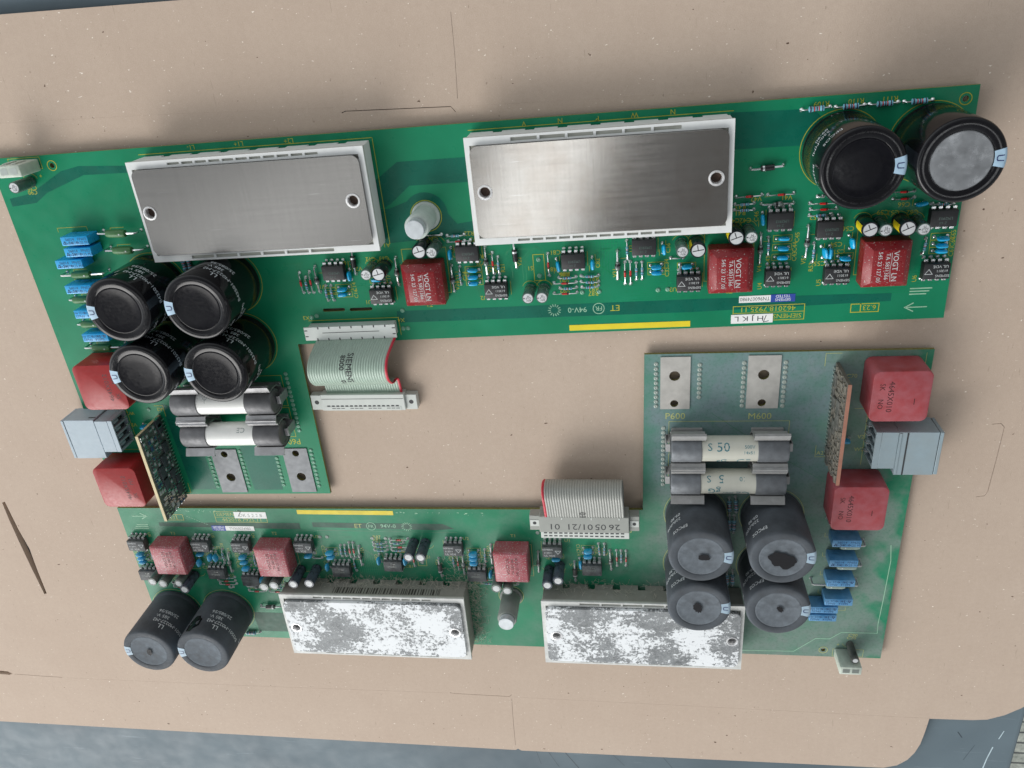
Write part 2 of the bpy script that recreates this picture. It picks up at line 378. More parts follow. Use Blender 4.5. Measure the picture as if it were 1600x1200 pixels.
# ------------------------------------------------------------------ layout, centimetres on the board (same for both boards)
AXIAL = [
('red',12.94,-5.79,12.95,-6.73),('red',13.40,-5.77,13.41,-6.75),('red',19.80,-4.74,20.77,-4.73),('red',21.64,-5.32,21.64,-6.27),('red',24.00,-5.49,24.00,-6.46),('red',24.17,-6.80,25.12,-6.80),('red',24.16,-7.27,25.12,-7.27),('red',27.19,-6.03,27.18,-6.97),('red',27.41,-6.02,27.41,-6.98),('red',31.61,-3.56,32.59,-3.53),('red',32.82,-3.55,33.80,-3.54),('red',34.44,-3.98,35.39,-4.00),('red',34.46,-4.22,35.45,-4.23),('red',37.43,-3.71,38.24,-3.72),('red',37.51,-4.00,38.27,-3.97),('blue',13.18,-6.02,13.19,-6.74),('blue',14.02,-6.45,14.02,-7.15),('blue',14.26,-6.46,14.29,-7.16),('blue',19.80,-4.49,20.53,-4.48),('blue',20.17,-5.87,20.16,-6.66),('blue',21.87,-5.53,21.87,-6.28),('blue',24.40,-6.57,25.12,-6.56),('blue',24.42,-7.04,25.12,-7.04),('blue',25.35,-6.54,26.07,-6.55),('blue',25.34,-6.79,26.07,-6.82),('blue',25.36,-7.04,26.06,-7.01),('blue',27.30,-5.10,27.30,-5.88),('blue',27.66,-6.09,27.65,-6.80),('blue',27.90,-6.06,27.89,-6.79),('blue',31.57,-3.86,32.30,-3.84),('blue',31.55,-4.08,32.31,-4.09),('blue',32.92,-5.27,32.93,-6.01),('blue',34.44,-4.46,35.26,-4.45),('blue',34.70,-5.62,34.68,-6.39),('blue',38.90,-5.63,38.84,-6.25),('blue',38.95,-4.26,39.73,-4.33),('glass',13.71,-5.54,13.73,-6.74),('glass',17.42,-5.32,17.39,-6.57),('glass',19.82,-5.80,19.82,-6.98),('glass',21.36,-5.06,21.36,-6.28),('glass',26.90,-5.52,26.87,-6.75),('glass',32.58,-3.90,33.81,-3.91),('glass',32.62,-5.11,32.61,-6.32),('glass',34.43,-4.89,34.38,-6.16),('black',15.56,-4.76,15.54,-5.98),('black',22.61,-4.88,22.65,-6.04),('black',32.11,-2.50,33.34,-2.43),('banded',33.87,-0.43,34.88,-0.39),('banded',35.08,-0.42,36.09,-0.41),('banded',36.27,-0.41,37.26,-0.40),('banded',37.47,-0.41,38.45,-0.41),('green',4.28,-3.59,6.08,-3.66),('green',4.36,-4.37,6.14,-4.42),('green',1.81,-5.42,3.92,-5.41),('green',1.78,-6.60,3.17,-6.62),('green',1.75,-7.82,3.16,-7.83),('green',1.69,-9.03,3.49,-9.05),('wire',18.60,-4.42,19.55,-4.42),('wire',29.07,-5.94,29.57,-5.95),('wire',29.44,-6.23,29.45,-6.57),('wire',34.70,-3.73,34.91,-3.73),('banded',8.06,-10.02,7.99,-9.17),('banded',7.75,-10.07,7.69,-9.18),('banded',7.98,-8.97,7.97,-7.95),('banded',7.76,-8.97,7.77,-7.95),('banded',7.97,-5.57,7.93,-4.63),('banded',7.71,-5.63,7.66,-4.64), ]
ICS = [ ('plain',14.66,-5.79),('plain',20.64,-5.23),('plain',25.07,-5.79),('plain',27.98,-5.34),('plain',33.29,-4.55),('plain',35.17,-4.99),('plain',39.30,-4.78),('opto',16.62,-6.95),('opto',21.72,-6.93),('opto',29.78,-6.95),('opto',33.30,-6.89),('opto',35.59,-6.90),('opto',39.31,-6.89), ]
CERAMICS = [ (15.26,-5.75,15.28,-6.22),(14.60,-6.57,15.09,-6.57),(14.60,-6.90,15.06,-6.89),(16.21,-6.31,16.74,-6.29),(19.88,-5.01,19.87,-5.48),(20.52,-6.02,21.00,-6.03),(20.51,-6.31,20.99,-6.33),(20.50,-6.60,20.99,-6.61),(24.35,-5.73,24.39,-6.27),(25.84,-5.73,25.84,-6.25),(28.74,-5.28,28.75,-5.71),(28.24,-6.22,28.71,-6.19),(28.25,-6.50,28.72,-6.47),(29.46,-6.30,29.96,-6.25),(32.65,-4.25,32.68,-4.70),(33.24,-5.34,33.72,-5.35),(33.23,-5.71,33.72,-5.70),(33.22,-6.12,33.72,-6.11),(34.98,-5.75,35.09,-6.22),(35.31,-5.75,35.30,-6.23),(36.01,-5.34,36.09,-5.90),(35.66,-6.21,36.12,-6.22),(38.37,-4.25,38.63,-4.20),(39.20,-5.58,39.69,-5.58),(39.20,-5.88,39.69,-5.86),(39.21,-6.15,39.69,-6.16),(2.98,-13.31,3.41,-13.35), ]
SMALLCAPS = [ ('grey',16.36,-5.67),('black',16.90,-5.67),('black',18.79,-4.78),('grey',19.32,-4.84),('grey',23.15,-7.02),('grey',23.74,-7.02),('grey',29.47,-5.33),('black',30.08,-5.31),('black',31.53,-4.88),('grey',32.10,-4.89),('black',36.46,-4.82),('grey',37.03,-4.87),('black',37.82,-4.85),('grey',38.39,-4.91),('grey',1.65,-1.07), ]
FILMS = [ (3.35,-3.58),(3.33,-4.10),(2.70,-4.62),(2.72,-5.81),(2.72,-7.02),(2.70,-8.20), ]
TEXTS = [ (1.52,-1.54,'C90'),(2.18,-0.86,'+'),(9.42,-0.14,'L1-'),(11.54,-0.14,'L1+'),(13.72,-0.17,'L2+'),(23.44,-0.19,'V'),(24.86,-0.18,'N'),(26.29,-0.21,'P'),(27.72,-0.17,'W'),(29.16,-0.16,'N'),(16.29,-5.35,'C12'),(16.90,-5.35,'C13'),(15.28,-5.47,'C16'),(15.70,-5.76,'V2'),(13.81,-6.50,'V11'),(17.14,-4.76,'A1'),(12.80,-7.96,'X3'),(17.21,-8.24,'X4'),(15.88,-7.32,'U1'),(19.18,-4.63,'C22'),(20.75,-4.45,'R22'),(20.91,-4.72,'V5'),(21.12,-5.47,'R2'),(21.11,-5.77,'V25'),(23.23,-6.10,'S1'),(21.08,-7.35,'U2'),(24.34,-5.46,'C81'),(24.13,-6.19,'R84'),(24.66,-6.44,'R86'),(24.62,-6.45,'R86'),(24.63,-6.69,'V81'),(24.62,-7.17,'V82'),(25.89,-6.70,'R81'),(25.88,-6.95,'R83'),(25.84,-7.18,'R82'),(25.82,-7.37,'R87'),(29.16,-7.33,'U3'),(26.71,-8.06,'ET'),(32.38,-3.69,'V42'),(33.56,-3.70,'V41'),(31.79,-3.97,'R43'),(31.80,-4.22,'R41'),(31.57,-4.52,'C41'),(32.00,-4.53,'C42'),(35.56,-5.71,'C54'),(35.71,-6.02,'C51'),(35.95,-5.09,'C56'),(34.98,-6.48,'C55'),(34.66,-4.56,'R52'),(37.18,-4.51,'C59'),(37.57,-4.54,'C53'),(38.27,-4.57,'C62'),(37.92,-4.24,'C66'),(34.56,-0.28,'R109'),(35.78,-0.27,'R110'),(36.98,-0.28,'R111'),(2.49,-12.70,'W2'),(2.48,-13.36,'V2'),(4.15,-12.51,'A2'),(10.62,-14.49,'P600'),(6.90,-14.46,'M600'),(3.19,-16.41,'C70'),(1.57,-1.35,'C70'),(37.29,-7.41,'T3'),(31.45,-7.51,'T2'),(18.63,-7.57,'T1'), ]
TEXTSV = [ (34.03,-5.33,'C45'),(33.96,-5.72,'C44'),(33.97,-6.12,'C43'),(32.95,-6.25,'R43'),(32.62,-6.52,'V44'),(32.67,-7.33,'U4'),(34.34,-6.30,'V51'),(34.65,-6.60,'R53'),(32.41,-4.39,'C46'),(39.89,-5.55,'C65'),(39.91,-5.83,'C64'),(39.91,-6.24,'C61'),(38.68,-7.29,'U6'),(35.00,-7.29,'U5'),(14.09,-6.72,'R11'),(14.37,-6.71,'R13'),(15.33,-6.57,'C14'),(15.34,-6.90,'C16'),(16.94,-6.29,'C17'),(20.02,-5.26,'C26'),(20.34,-6.31,'C24'),(20.03,-6.42,'R23'),(19.96,-6.73,'V24'),(21.47,-6.04,'V21'),(21.75,-6.05,'V23'),(22.03,-6.04,'R21'),(22.77,-5.78,'V22'),(26.06,-6.01,'C82'),(27.46,-5.45,'U3'),(28.96,-5.51,'C36'),(26.76,-6.49,'V31'),(28.89,-6.18,'C34'),(28.91,-6.54,'C33'), ]
LOWER_CAPS = [('grey',38.59,-4.96),('black',38.00,-4.83),('grey',37.07,-4.88),('blacklong',36.72,-4.60),('black',32.18,-4.78),('black',31.59,-4.90),('blacklong',30.39,-5.16),('blacklong',29.49,-5.23),('blacklong',23.84,-7.10),('blacklong',23.22,-7.10),('black',19.53,-5.07),('black',18.98,-4.92),('blacklong',16.88,-5.49),('blacklong',16.32,-5.79),('thinblack',1.63,-0.98)]
BIGCAPS = [(6.04,-6.03,180),(9.60,-6.04,180),(6.06,-9.06,180),(9.59,-9.07,180),(35.40,-2.00,0),(38.54,-1.95,0)]
FILMY = [(2.78,-3.46),(2.78,-3.97),(2.75,-4.55),(2.75,-5.72),(2.75,-6.88),(2.75,-8.05)]

# ------------------------------------------------------------------ component prototypes
def protos(kind):
    L = LIB[kind]; d = kind == 'dusty'; P = {}
    # dual in line chip, 8 pins
    pin = MB(); pin.box(-.075, .075, -.02, .13, .28, .31, bev=.008); pin.box(-.075, .075, .10, .13, .12, .31, bev=.008); pin.box(-.028, .028, .10, .13, -.02, .13)
    pin.lathe([(.085, .0), (.07, .03), (.03, .06), (.0, .06)], 10, M=T(0, .115)); pinm = pin.mesh('pin', L['silver'])
    for nm, h in (('plain', .48), ('opto', .52)):
        b = MB(); b.box(-.49, .49, -.325, .325, .10, h, bev=.03, seg=2); b.lathe([(.06, h+.003), (0, h+.003)], 12, 0, T(-.38, .2), cap=False)
        z = h+.004
        if nm == 'opto':
            b.text('UL VDE', .12, .20, .11, 180, z, 1, sx=1.1); b.lathe([(.062, z), (.048, z)], 14, 1, T(-.27+.56, .2-.0), cap=False) if False else None
            b.line([(-.30, .10), (-.16, -.10), (-.02-.42, -.10)], .02, z, 1, True)
            b.text('613011', .20, .02, .10, 180, z, 1); b.text('SIEMENS', .22, -.18, .10, 180, z, 1)
            b.line(circ(.34, .20, .07, 10), .018, z, 1, True) if False else None
        else:
            b.text('LM2903', .05, .0, .11, 180, z, 2); b.text('Z 64', -.02, -.17, .10, 180, z, 2)
        kids = []
        for k in range(4):
            kids.append((('pin', pinm, []), (-.381+.254*k, .325, 0), 0)); kids.append((('pin', pinm, []), (-.381+.254*k, -.325, 0), math.pi))
        P[nm] = ('integrated_circuit', b.mesh('integrated_circuit', [L['ic'], L['print'], L['grey_res'] if 'grey_res' in L else L['can_grey']]), kids)
    # small radial electrolytics
    def can(r, h, sl, vent, nm):
        b = MB(); b.lathe([(r*.92, .02), (r, .07), (r, .16), (r*.93, .20), (r, .24), (r, h-.05), (r*.93, h), (r*.84, h), (r*.82, h-.012)], 28, 0, cap=False)
        b.lathe([(r*.84, h-.012), (0, h-.011)], 28, 0, cap=False)
        t = MB(); rt = .83 if not d else .68; t.lathe([(r*rt, h-.02), (r*(rt-.03), h+.003), (0, h+.004)], 28, 0, cap=False)
        if vent:
            for a in (20, 110, 200) if not d else (): t.line([(0, 0), (r*.66*math.cos(R(a)), r*.66*math.sin(R(a)))], .035, h+.006, 1)
        elif not d:
            t.box(-r*.78, -r*.5, -.02, .02, h-.01, h+.006, 1); t.text('M', .02, r*.38, .09, 180, h+.0065, 1); t.text('22uF', .03, .0, .09, 180, h+.0065, 1); t.text('40V', .03, -r*.40, .09, 180, h+.0065, 1)
        kids = [(('top_cap', t.mesh('top_cap', [L['alu'], L['ink']]), []), (0, 0, 0), 0)]
        if vent and not d:
            s = MB(); s.box(-.09, .09, -.012, .0, -.3, .3); 
            st = MB(); n = 5
            for i in range(n):
                a0 = R(150+i*12); a1 = R(150+(i+1)*12); rr = r+.004
                st.add([(rr*math.cos(a0), rr*math.sin(a0), .3), (rr*math.cos(a1), rr*math.sin(a1), .3), (rr*math.cos(a1), rr*math.sin(a1), h-.08), (rr*math.cos(a0), rr*math.sin(a0), h-.08)], [(0, 1, 2, 3)])
            kids.append((('polarity_stripe', st.mesh('polarity_stripe', L['yellow']), []), (0, 0, 0), 0))
        return ('electrolytic_capacitor', b.mesh('electrolytic_capacitor', [sl]), kids)
    P['cap_grey'] = can(.25, 1.15, L['can_grey'], False, 'g'); P['cap_black'] = can(.31, 1.15, L['can_black'], True, 'b')
    P['cap_blacklong'] = can(.27, 1.30, L['can_black'], True, 'c'); P['cap_thinblack'] = can(.19, 1.2, L['black'], False, 'd')
    if d: P['cap_black'] = can(.27, 1.15, L['can_grey'], True, 'b')
    # axial bodies, along x, centre z .13
    rot = Matrix.Rotation(R(90), 4, 'Y')
    def ax(prof, m, bands=(), z=.12, lens=None):
        b = MB(); M = Matrix.Translation((0, 0, z)) @ rot
        b.lathe(prof, 16, 0, M)
        for p0, p1, r, mi in bands: b.lathe([(r-.002, p0), (r, p0+.002), (r, p1-.002), (r-.002, p1)], 16, mi, M, cap=False)
        return b.mesh('body', m)
    P['red'] = ('diode', ax([(.02, -.15), (.045, -.13), (.05, .13), (.02, .15)], [L['red_res'], L['black']], [(.07, .12, .054, 1)]), .15)
    P['blue'] = ('resistor', ax([(.02, -.18), (.062, -.15), (.062, -.09), (.048, -.06), (.048, .06), (.062, .09), (.062, .15), (.02, .18)], [L['blue_res'], L['band'], L['red_res']], [(-.13, -.10, .065, 1), (-.05, -.02, .052, 2), (.01, .04, .052, 1), (.10, .13, .065, 1)]), .17)
    P['glass'] = ('diode', ax([(.03, -.20), (.075, -.17), (.08, -.06), (.085, -.02), (.115, .03), (.12, .10), (.075, .18), (.03, .22)], [L['glass'], L['black']], [(-.09, .0, .10, 1)], .14), .2)
    P['black'] = ('diode', ax([(.03, -.26), (.115, -.25), (.12, .25), (.03, .26)], [L['black'], L['silver']], [(-.19, -.11, .124, 1)], .15), .25)
    P['banded'] = ('resistor', ax([(.03, -.29), (.105, -.26), (.105, -.16), (.085, -.12), (.085, .12), (.105, .16), (.105, .26), (.03, .29)], [L['blue_res'], L['band'], L['red_res']], [(-.24, -.19, .109, 1), (-.10, -.06, .090, 2), (-.01, .03, .090, 1), (.06, .10, .090, 2), (.18, .22, .109, 1)]), .28)
    gb = MB(); gb.lathe([(.03, -.45), (.15, -.43), (.18, -.30), (.18, .30), (.15, .43), (.03, .45)], 20, 0, Matrix.Translation((0, 0, .50)) @ rot); gb.box(.20, .26, -.03, .03, .672, .683, 1)
    P['green'] = ('resistor', gb.mesh('body', [L['green_res'], L['print']]), .45)
    # ceramic disc capacitor, along x
    c = MB(); c.lathe([(.0, -.22), (.05, -.215), (.10, -.18), (.12, -.10), (.125, 0), (.12, .10), (.10, .18), (.05, .215), (0, .22)], 20, 0, Matrix.Translation((0, 0, .26)) @ Matrix.Diagonal((1, .72, 1, 1)) @ Matrix.Rotation(R(90), 4, 'Y') @ Matrix.Diagonal((1.55, 1, 1, 1)), cap=False)
    P['ceramic'] = c.mesh('ceramic_capacitor', L['ceramic'])
    ld = MB(); ld.tube([(0, 0, -.05), (0, 0, .06), (.03, 0, .12), (.10, 0, .16)], .022, 6); ld.lathe([(.075, 0), (.06, .03), (.03, .055), (0, .06)], 12)
    P['clead'] = ld.mesh('lead', L['silver'])
    # film capacitor
    f = MB(); f.box(-.65, .65, -.20, .20, .03, .85, 0, bev=.03, seg=2)
    z = .853
    f.text('56014', -.08, -.07, .13, 0, z, 1, sx=.95); f.text('FP602', .38, -.07, .13, 0, z, 1, sx=.95) if False else None
    f.text('56014   FP602', .08, .075, .125, 0, z, 1, sx=1.0); f.text('2n2 K  1X25 M1', .08, -.085, .125, 0, z, 1, sx=.95); f.line([(-.56, -.12), (-.44, -.12), (-.50, .0)], .03, z, 1, True)
    f.v = [v for v in f.v]; P['film'] = ('film_capacitor', f.mesh('film_capacitor', [L['film'], L['film_ink']]), [])
    # remove the stray single line of print
    # transformer
    t = MB(); top = .80 if not d else 1.00; ins = .27 if not d else .06
    t.box(-.87, .87, -.93, .93, .05, top, 0, bev=.03)
    t.box(-.87, .87, -.93, .93, top-.031, 1.08, 0, bev=.012, taper=ins)
    z = 1.084; c_ink = 1
    if not d:
        t.text('VOGT LN', .25, 0, .20, -90, z, 1); t.text('TA 5831366', -.04, 0, .15, -90, z, 1); t.text('545 23 127 00', -.33, -.02, .15, -90, z, 1)
        t.line([(.08, .55), (.10, .22), (.07, -.1), (.12, -.62)], .016, z+.001, 1)
        P['transformer'] = ('transformer', t.mesh('transformer', [L['red_case'], L['print']]), [])
    else:
        t.text('VOGT LN', .15, -.1, .17, -90, z, 1); t.text('TA 5831366', -.08, -.1, .14, -90, z, 1); t.text('545 23 127 00', -.30, -.1, .14, -90, z, 1)
        P['transformer'] = ('transformer', t.mesh('transformer', [L['red_case'], L['sensor_ink']]), [])
    # current sensor block
    s = MB(); b = bmesh.new(); bmesh.ops.create_cube(b, size=1)
    for v in b.verts: v.co = (v.co.x*2.32, v.co.y*2.36, .05+(v.co.z+.5)*1.45)
    ve = [e for e in b.edges if abs(e.verts[0].co.z-e.verts[1].co.z) > 1]
    bmesh.ops.bevel(b, geom=ve, offset=.30, segments=6, profile=.5, affect='EDGES')
    te = [e for e in b.edges if e.verts[0].co.z > 1.4 and e.verts[1].co.z > 1.4]
    bmesh.ops.bevel(b, geom=te, offset=.05, segments=2, profile=.5, affect='EDGES')
    s.bm(b, 0); z = 1.503
    s.text('4645X010' if d else '4645X012', .40, 0, .23, 90, z, 1, sx=1.05)
    s.text('SK', .76, -.45, .21, 90, z, 1); s.text('NO' if d else 'M1', .76, .35, .21, 90, z, 1)
    if d: s.line([(-.55, .1), (-.55, .35)], .03, z, 1)
    P['sensor'] = ('current_sensor', s.mesh('current_sensor', [L['sensor'], L['sensor_ink']]), [])
    # big can
    b = MB(); r = 1.44
    b.lathe([(1.30, .0), (1.42, .05), (1.44, .14), (1.44, .30), (1.41, .36), (1.41, .40), (1.44, .46), (1.44, 3.10), (1.425, 3.17), (1.38, 3.225), (1.31, 3.245), (1.08, 3.235), (1.04, 3.215)], 72, 0, cap=False)
    dn = .06 if d else .02
    dsc = MB(); dsc.lathe([(1.05, 3.20), (1.00, 3.222), (.97, 3.215), (.6, 3.215-dn*.7), (.25, 3.215-dn), (0, 3.215-dn*1.1)], 56, 0, cap=False)
    def wrap(z0): return lambda a, q: (1.446*math.cos(R(106)+a/1.446), 1.446*math.sin(R(106)+a/1.446), z0+q)
    pr = MB()
    for tx, a, zz, h, al in (('LL', 3.55, 2.62, .27, 'r'), ('EPCOS', .25, 2.66, .20, 'l'), ('B43501-M0227-M2', 3.95, 2.28, .20, 'r'), ('220uF(M)', .55, 1.96, .19, 'l'), ('385 V-', 3.95, 1.95, .20, 'r'), ('09-90', .55, 1.64, .19, 'l'), ('25/085/56', 3.95, 1.62, .20, 'r')):
        pr.text(tx, a, 0, h, m=0, align=al, fn=wrap(zz), sx=.98)
    mk = MB(); n = 10; a0, a1 = -14, 14
    prof = [(1.02, 3.238), (1.31, 3.249), (1.384, 3.229), (1.430, 3.172), (1.4445, 3.10), (1.4445, .48)]
    vs = []; fs = []
    for k in range(n+1):
        a = R(a0+(a1-a0)*k/n)
        for q, (rr, zz) in enumerate(prof): vs.append((rr*math.cos(a), rr*math.sin(a), zz))
    for k in range(n):
        for q in range(len(prof)-1): fs.append((k*6+q, k*6+q+1, (k+1)*6+q+1, (k+1)*6+q))
    mk.add(vs, fs)
    def ring(rr, aa, zz=3.2525): return (rr*math.cos(R(aa)), rr*math.sin(R(aa)))
    mk.line([ring(1.31, -4), ring(1.13, -4), ring(1.10, -2), ring(1.10, 2), ring(1.13, 4), ring(1.31, 4)], .03, 3.252, 1)
    P['bigcap'] = ('can_capacitor', b.mesh('can_capacitor', L['sleeve']), [(('top_disc', dsc.mesh('top_disc', L['disc']), []), (0, 0, 0), 0), (('lettering', pr.mesh('lettering', L['can_print']), []), (0, 0, 0), 0), (('polarity_stripe', mk.mesh('polarity_stripe', [L['marker'], L['marker_ink']]), []), (0, 0, 0), 0)])
    # fuse clip, swept along x, 1.5 long
    prof = [(-.98, 1.42), (-.94, 1.50), (-.62, 1.32), (-.66, 1.05), (-.63, .62), (-.42, .32), (-.30, .12), (.30, .12), (.42, .32), (.63, .62), (.66, 1.05), (.62, 1.32), (.94, 1.50), (.98, 1.42)]
    k = MB(); th = .05; n = len(prof); vs = []; fs = []
    ctr = []
    for i, (y, z) in enumerate(prof):
        y0, z0 = prof[max(0, i-1)]; y1, z1 = prof[min(n-1, i+1)]; dd = Vector((y1-y0, z1-z0)).normalized(); ctr.append((-dd.y*th/2, dd.x*th/2))
    for x in (-.75, .75):
        for i, (y, z) in enumerate(prof):
            vs.append((x, y+ctr[i][0], z+ctr[i][1])); vs.append((x, y-ctr[i][0], z-ctr[i][1]))
    o = 2*n
    for i in range(n-1):
        a, b2, c2, e = 2*i, 2*i+1, 2*i+3, 2*i+2
        fs += [(a, b2, c2, e), (o+e, o+c2, o+b2, o+a), (a, e, o+e, o+a), (b2, o+b2, o+c2, c2)]
    fs += [(0, o, o+1, 1), (2*n-2, 2*n-1, o+2*n-1, o+2*n-2)]
    k.add(vs, fs); b = bmesh.new(); me = bpy.data.meshes.new('x'); me.from_pydata(k.v, [], k.f); b.from_mesh(me); bmesh.ops.recalc_face_normals(b, faces=b.faces[:]); bpy.data.meshes.remove(me)
    k = MB(); k.bm(b); k.box(-.7, .7, -.5, .5, .0, .14, bev=.01)
    hook = MB(); hook.box(.75, .98, -.22, .22, .10, .15, bev=.01); hook.box(.93, .98, -.22, .22, .10, .95, bev=.01); hook.box(.78, .98, -.20, .20, .93, .98, bev=.01)
    P['clip'] = ('fuse_clip', k.mesh('fuse_clip', L['clip'], 25), [(('end_stop', hook.mesh('end_stop', L['clip']), []), (0, 0, 0), 0)])
    # solder point
    v = MB(); v.lathe([(.105, 0), (.09, .03), (.05, .045), (.0, .03)], 12, cap=False); P['solder'] = ('solder_point', v.mesh('solder_point', L['solder']), [])
    return P
PR = {k: protos(k) for k in LIB}

_lead = {}
def lead_mesh(kind, half, blen, zc, r):
    key = (kind, round(half, 2), blen, zc, r)
    if key not in _lead:
        m = MB(); e = half
        m.tube([(e, 0, -.05), (e, 0, zc-.05), (e-.03, 0, zc-.012), (e-.07, 0, zc), (blen-.02, 0, zc)], r, 7)
        m.lathe([(.085, 0), (.07, .03), (r+.012, .06), (r, .075)], 12, M=T(e, 0))
        _lead[key] = m.mesh('lead', LIB[kind]['silver'])
    return _lead[key]
def axial(kind, t, x0, y0, x1, y1, parent):
    cx, cy = (x0+x1)/2, (y0+y1)/2; half = math.hypot(x1-x0, y1-y0)/2; a = math.atan2(y1-y0, x1-x0)
    if t == 'wire':
        m = MB(); m.tube([(-half, 0, -.05), (-half, 0, .04), (-half+.06, 0, .09), (half-.06, 0, .09), (half, 0, .04), (half, 0, -.05)], .03, 7)
        for s in (-1, 1): m.lathe([(.085, 0), (.06, .04), (.03, .06)], 12, M=T(s*half, 0))
        m.build('jumper_wire', LIB[kind]['silver'], parent, (cx, cy, 0), a); return
    name, me, bl = PR[kind][t]
    if abs(math.sin(a)) > .7: a = a if rnd.random() < .8 else a+math.pi
    if kind == 'dusty': a += rnd.uniform(-.03, .03)
    if t == 'green': cy += .18
    o = put(name, me, parent, (cx, cy, 0), a)
    zc = {'glass': .14, 'black': .15, 'green': .50}.get(t, .12); r = {'glass': .04, 'black': .042, 'green': .045, 'banded': .03}.get(t, .024)
    lm = lead_mesh(kind, max(half, bl+.08), bl, zc, r)
    put('lead', lm, o); put('lead', lm, o, rz=math.pi)

# ------------------------------------------------------------------ the boards
OUT = [(0, 0), (40, 0), (40.04, -9.05), (12.1, -9.25), (12.0, -17.6), (0.02, -17.6)]
def slot(x0, x1, y, r, n=6):
    return [(x1+r*math.cos(R(-90+180*k/n)), y+r*math.sin(R(-90+180*k/n))) for k in range(n+1)]+[(x0+r*math.cos(R(90+180*k/n)), y+r*math.sin(R(90+180*k/n))) for k in range(n+1)]
def make_board(kind, root):
    L = LIB[kind]; P = PR[kind]; d = kind == 'dusty'
    m = MB(); holes = [circ(2.88, -.46, .11), circ(39.57, -.46, .11), slot(13.73, 14.62, -7.62, .075), slot(14.98, 15.9, -7.64, .075)]
    for x in (6.87, 10.68): holes += [circ(x, -16.54, .27, 24), circ(x, -15.15, .20, 24)]
    m.sheet(OUT, holes, -.16, 0, 0, 1)
    # bare areas between the copper pours
    dk = MB()
    if not d:
        dk.poly([(16.98,-2.07),(18.12,-1.31),(20.98,-1.30),(21.3,-1.30),(21.3,-2.3),(20.98,-2.3),(18.5,-2.3),(17.6,-3.0),(17.2,-3.2)], .003)
        dk.poly([(31.30,-.34),(34.3,-.42),(34.75,-.9),(34.78,-1.74),(31.30,-1.72)], .003)
        dk.poly([(17.08,-7.80),(29.9,-7.80),(37.9,-7.86),(37.9,-8.22),(29.9,-8.38),(17.00,-8.36)], .003)
        dk.poly([(3.20,-.72),(4.1,-.56),(7.4,-.75),(7.4,-1.0),(4.2,-.95),(3.40,-1.21),(2.2,-1.60),(1.53,-2.0),(.30,-2.1),(.30,-1.75),(1.2,-1.62),(1.9,-1.35)], .003)
        dk.poly([(7.80,-14.7),(9.35,-14.7),(9.55,-15.1),(9.5,-17.35),(7.95,-17.35)], .003)
        dk.poly([(4.3,-12.2),(5.6,-12.6),(5.75,-14.6),(5.85,-17.3),(4.5,-17.3)], .003)
        dk.poly([(16.9,-3.2),(17.5,-3.2)]+[(19.02+.95*math.cos(R(a)), -3.55+.95*math.sin(R(a))) for a in range(140, -1, -14)]+[(20.3,-4.0),(21.2,-3.9),(21.2,-4.5),(16.9,-4.7)], .0035)
        dk.poly([(.25,-11.9),(3.4,-11.9),(3.4,-12.1),(.25,-12.1)], .003)
    else:
        dk.poly([(21.6,-7.95),(22.2,-8.25),(29.2,-8.25),(29.2,-7.95),(22.6,-7.85)], .003)
        dk.poly([(29.9,-7.80),(37.9,-7.86),(37.9,-8.12),(29.9,-8.20)], .003)
        dk.poly([(31.35,-.5),(33.9,-.5),(34.0,-1.9),(31.35,-1.9)], .003)
    m.add(dk.v, dk.f, 2)
    tr = MB()
    rr = random.Random(3)
    for k in range(17): x = 25.25+k*.115; tr.line([(x, -4.62), (x, -5.4-.09*k), (x+.25, -5.65-.09*k), (x+.25, -6.2-.04*k)], .016, .0045)
    for k in range(14): y = -6.55-k*.09; tr.line([(27.0+rr.random()*.8, y), (30.2, y)], .014, .0045)
    for k in range(10): y = -7.05-k*.09; tr.line([(36.2+rr.random(), y), (39.6-rr.random(), y)], .014, .0045)
    for k in range(7): x = 37.0+k*.13; tr.line([(x, -3.7), (x+.2, -4.1), (x+.9, -4.7)], .014, .0045)
    for k in range(150):
        x = rr.uniform(13, 39); y = rr.uniform(-7.4, -4.7); q = rr.choice((-1, 1)); n_ = rr.choice((1, 1, 2, 3)); l1, l2 = rr.uniform(.15, .6), rr.uniform(.2, 1.1)
        if y-l1-l2 < -7.5: continue
        for w_ in range(n_):
            o_ = w_*.07
            if rr.random() < .5: tr.line([(x+o_, y), (x+o_+q*l1, y-l1), (x+o_+q*l1, y-l1-l2)], .018, .0050)
            else: tr.line([(x, y-o_), (x+q*l2, y-o_), (x+q*(l2+.2), y-o_-.2)], .018, .0053)
    for k in range(46): tr.poly(circ(rr.uniform(12.8, 39.5), rr.uniform(-7.5, -4.7), .035, 8), .0062)
    if d: tr.line([(21.5,-7.72),(22.6,-7.72),(29.0,-7.75)], .03, .005); tr.line([(9.0,-14.6),(6.3,-12.6),(3.0,-10.4)], .02, .005)
    m.add(tr.v, tr.f, 3)
    m.build('circuit_laminate', [BM[kind], L['edge'], DARKMASK if not d else DARKMASK2, TRACE if not d else TRACE2], root)
    # silkscreen
    s = MB(); z = .006
    for x, y, t in TEXTS: s.text(t, x, y, .19 if t not in ('P600', 'M600', 'ET') else {'ET': .27}.get(t, .32), 180, z)
    for x, y, t in TEXTSV: s.text(t, x, y, .175, 90, z)
    s.line([(31.65,-8.21),(34.53,-8.20),(34.53,-8.88),(31.65,-8.88)], .03, z, closed=True); s.line([(31.65,-8.52),(34.53,-8.52)], .025, z)
    s.text('462018.7925.11', 33.08, -8.37, .22, 180, z, sx=1.12); s.text('SIEMENS', 33.85, -8.71, .20, 180, z, sx=1.1)
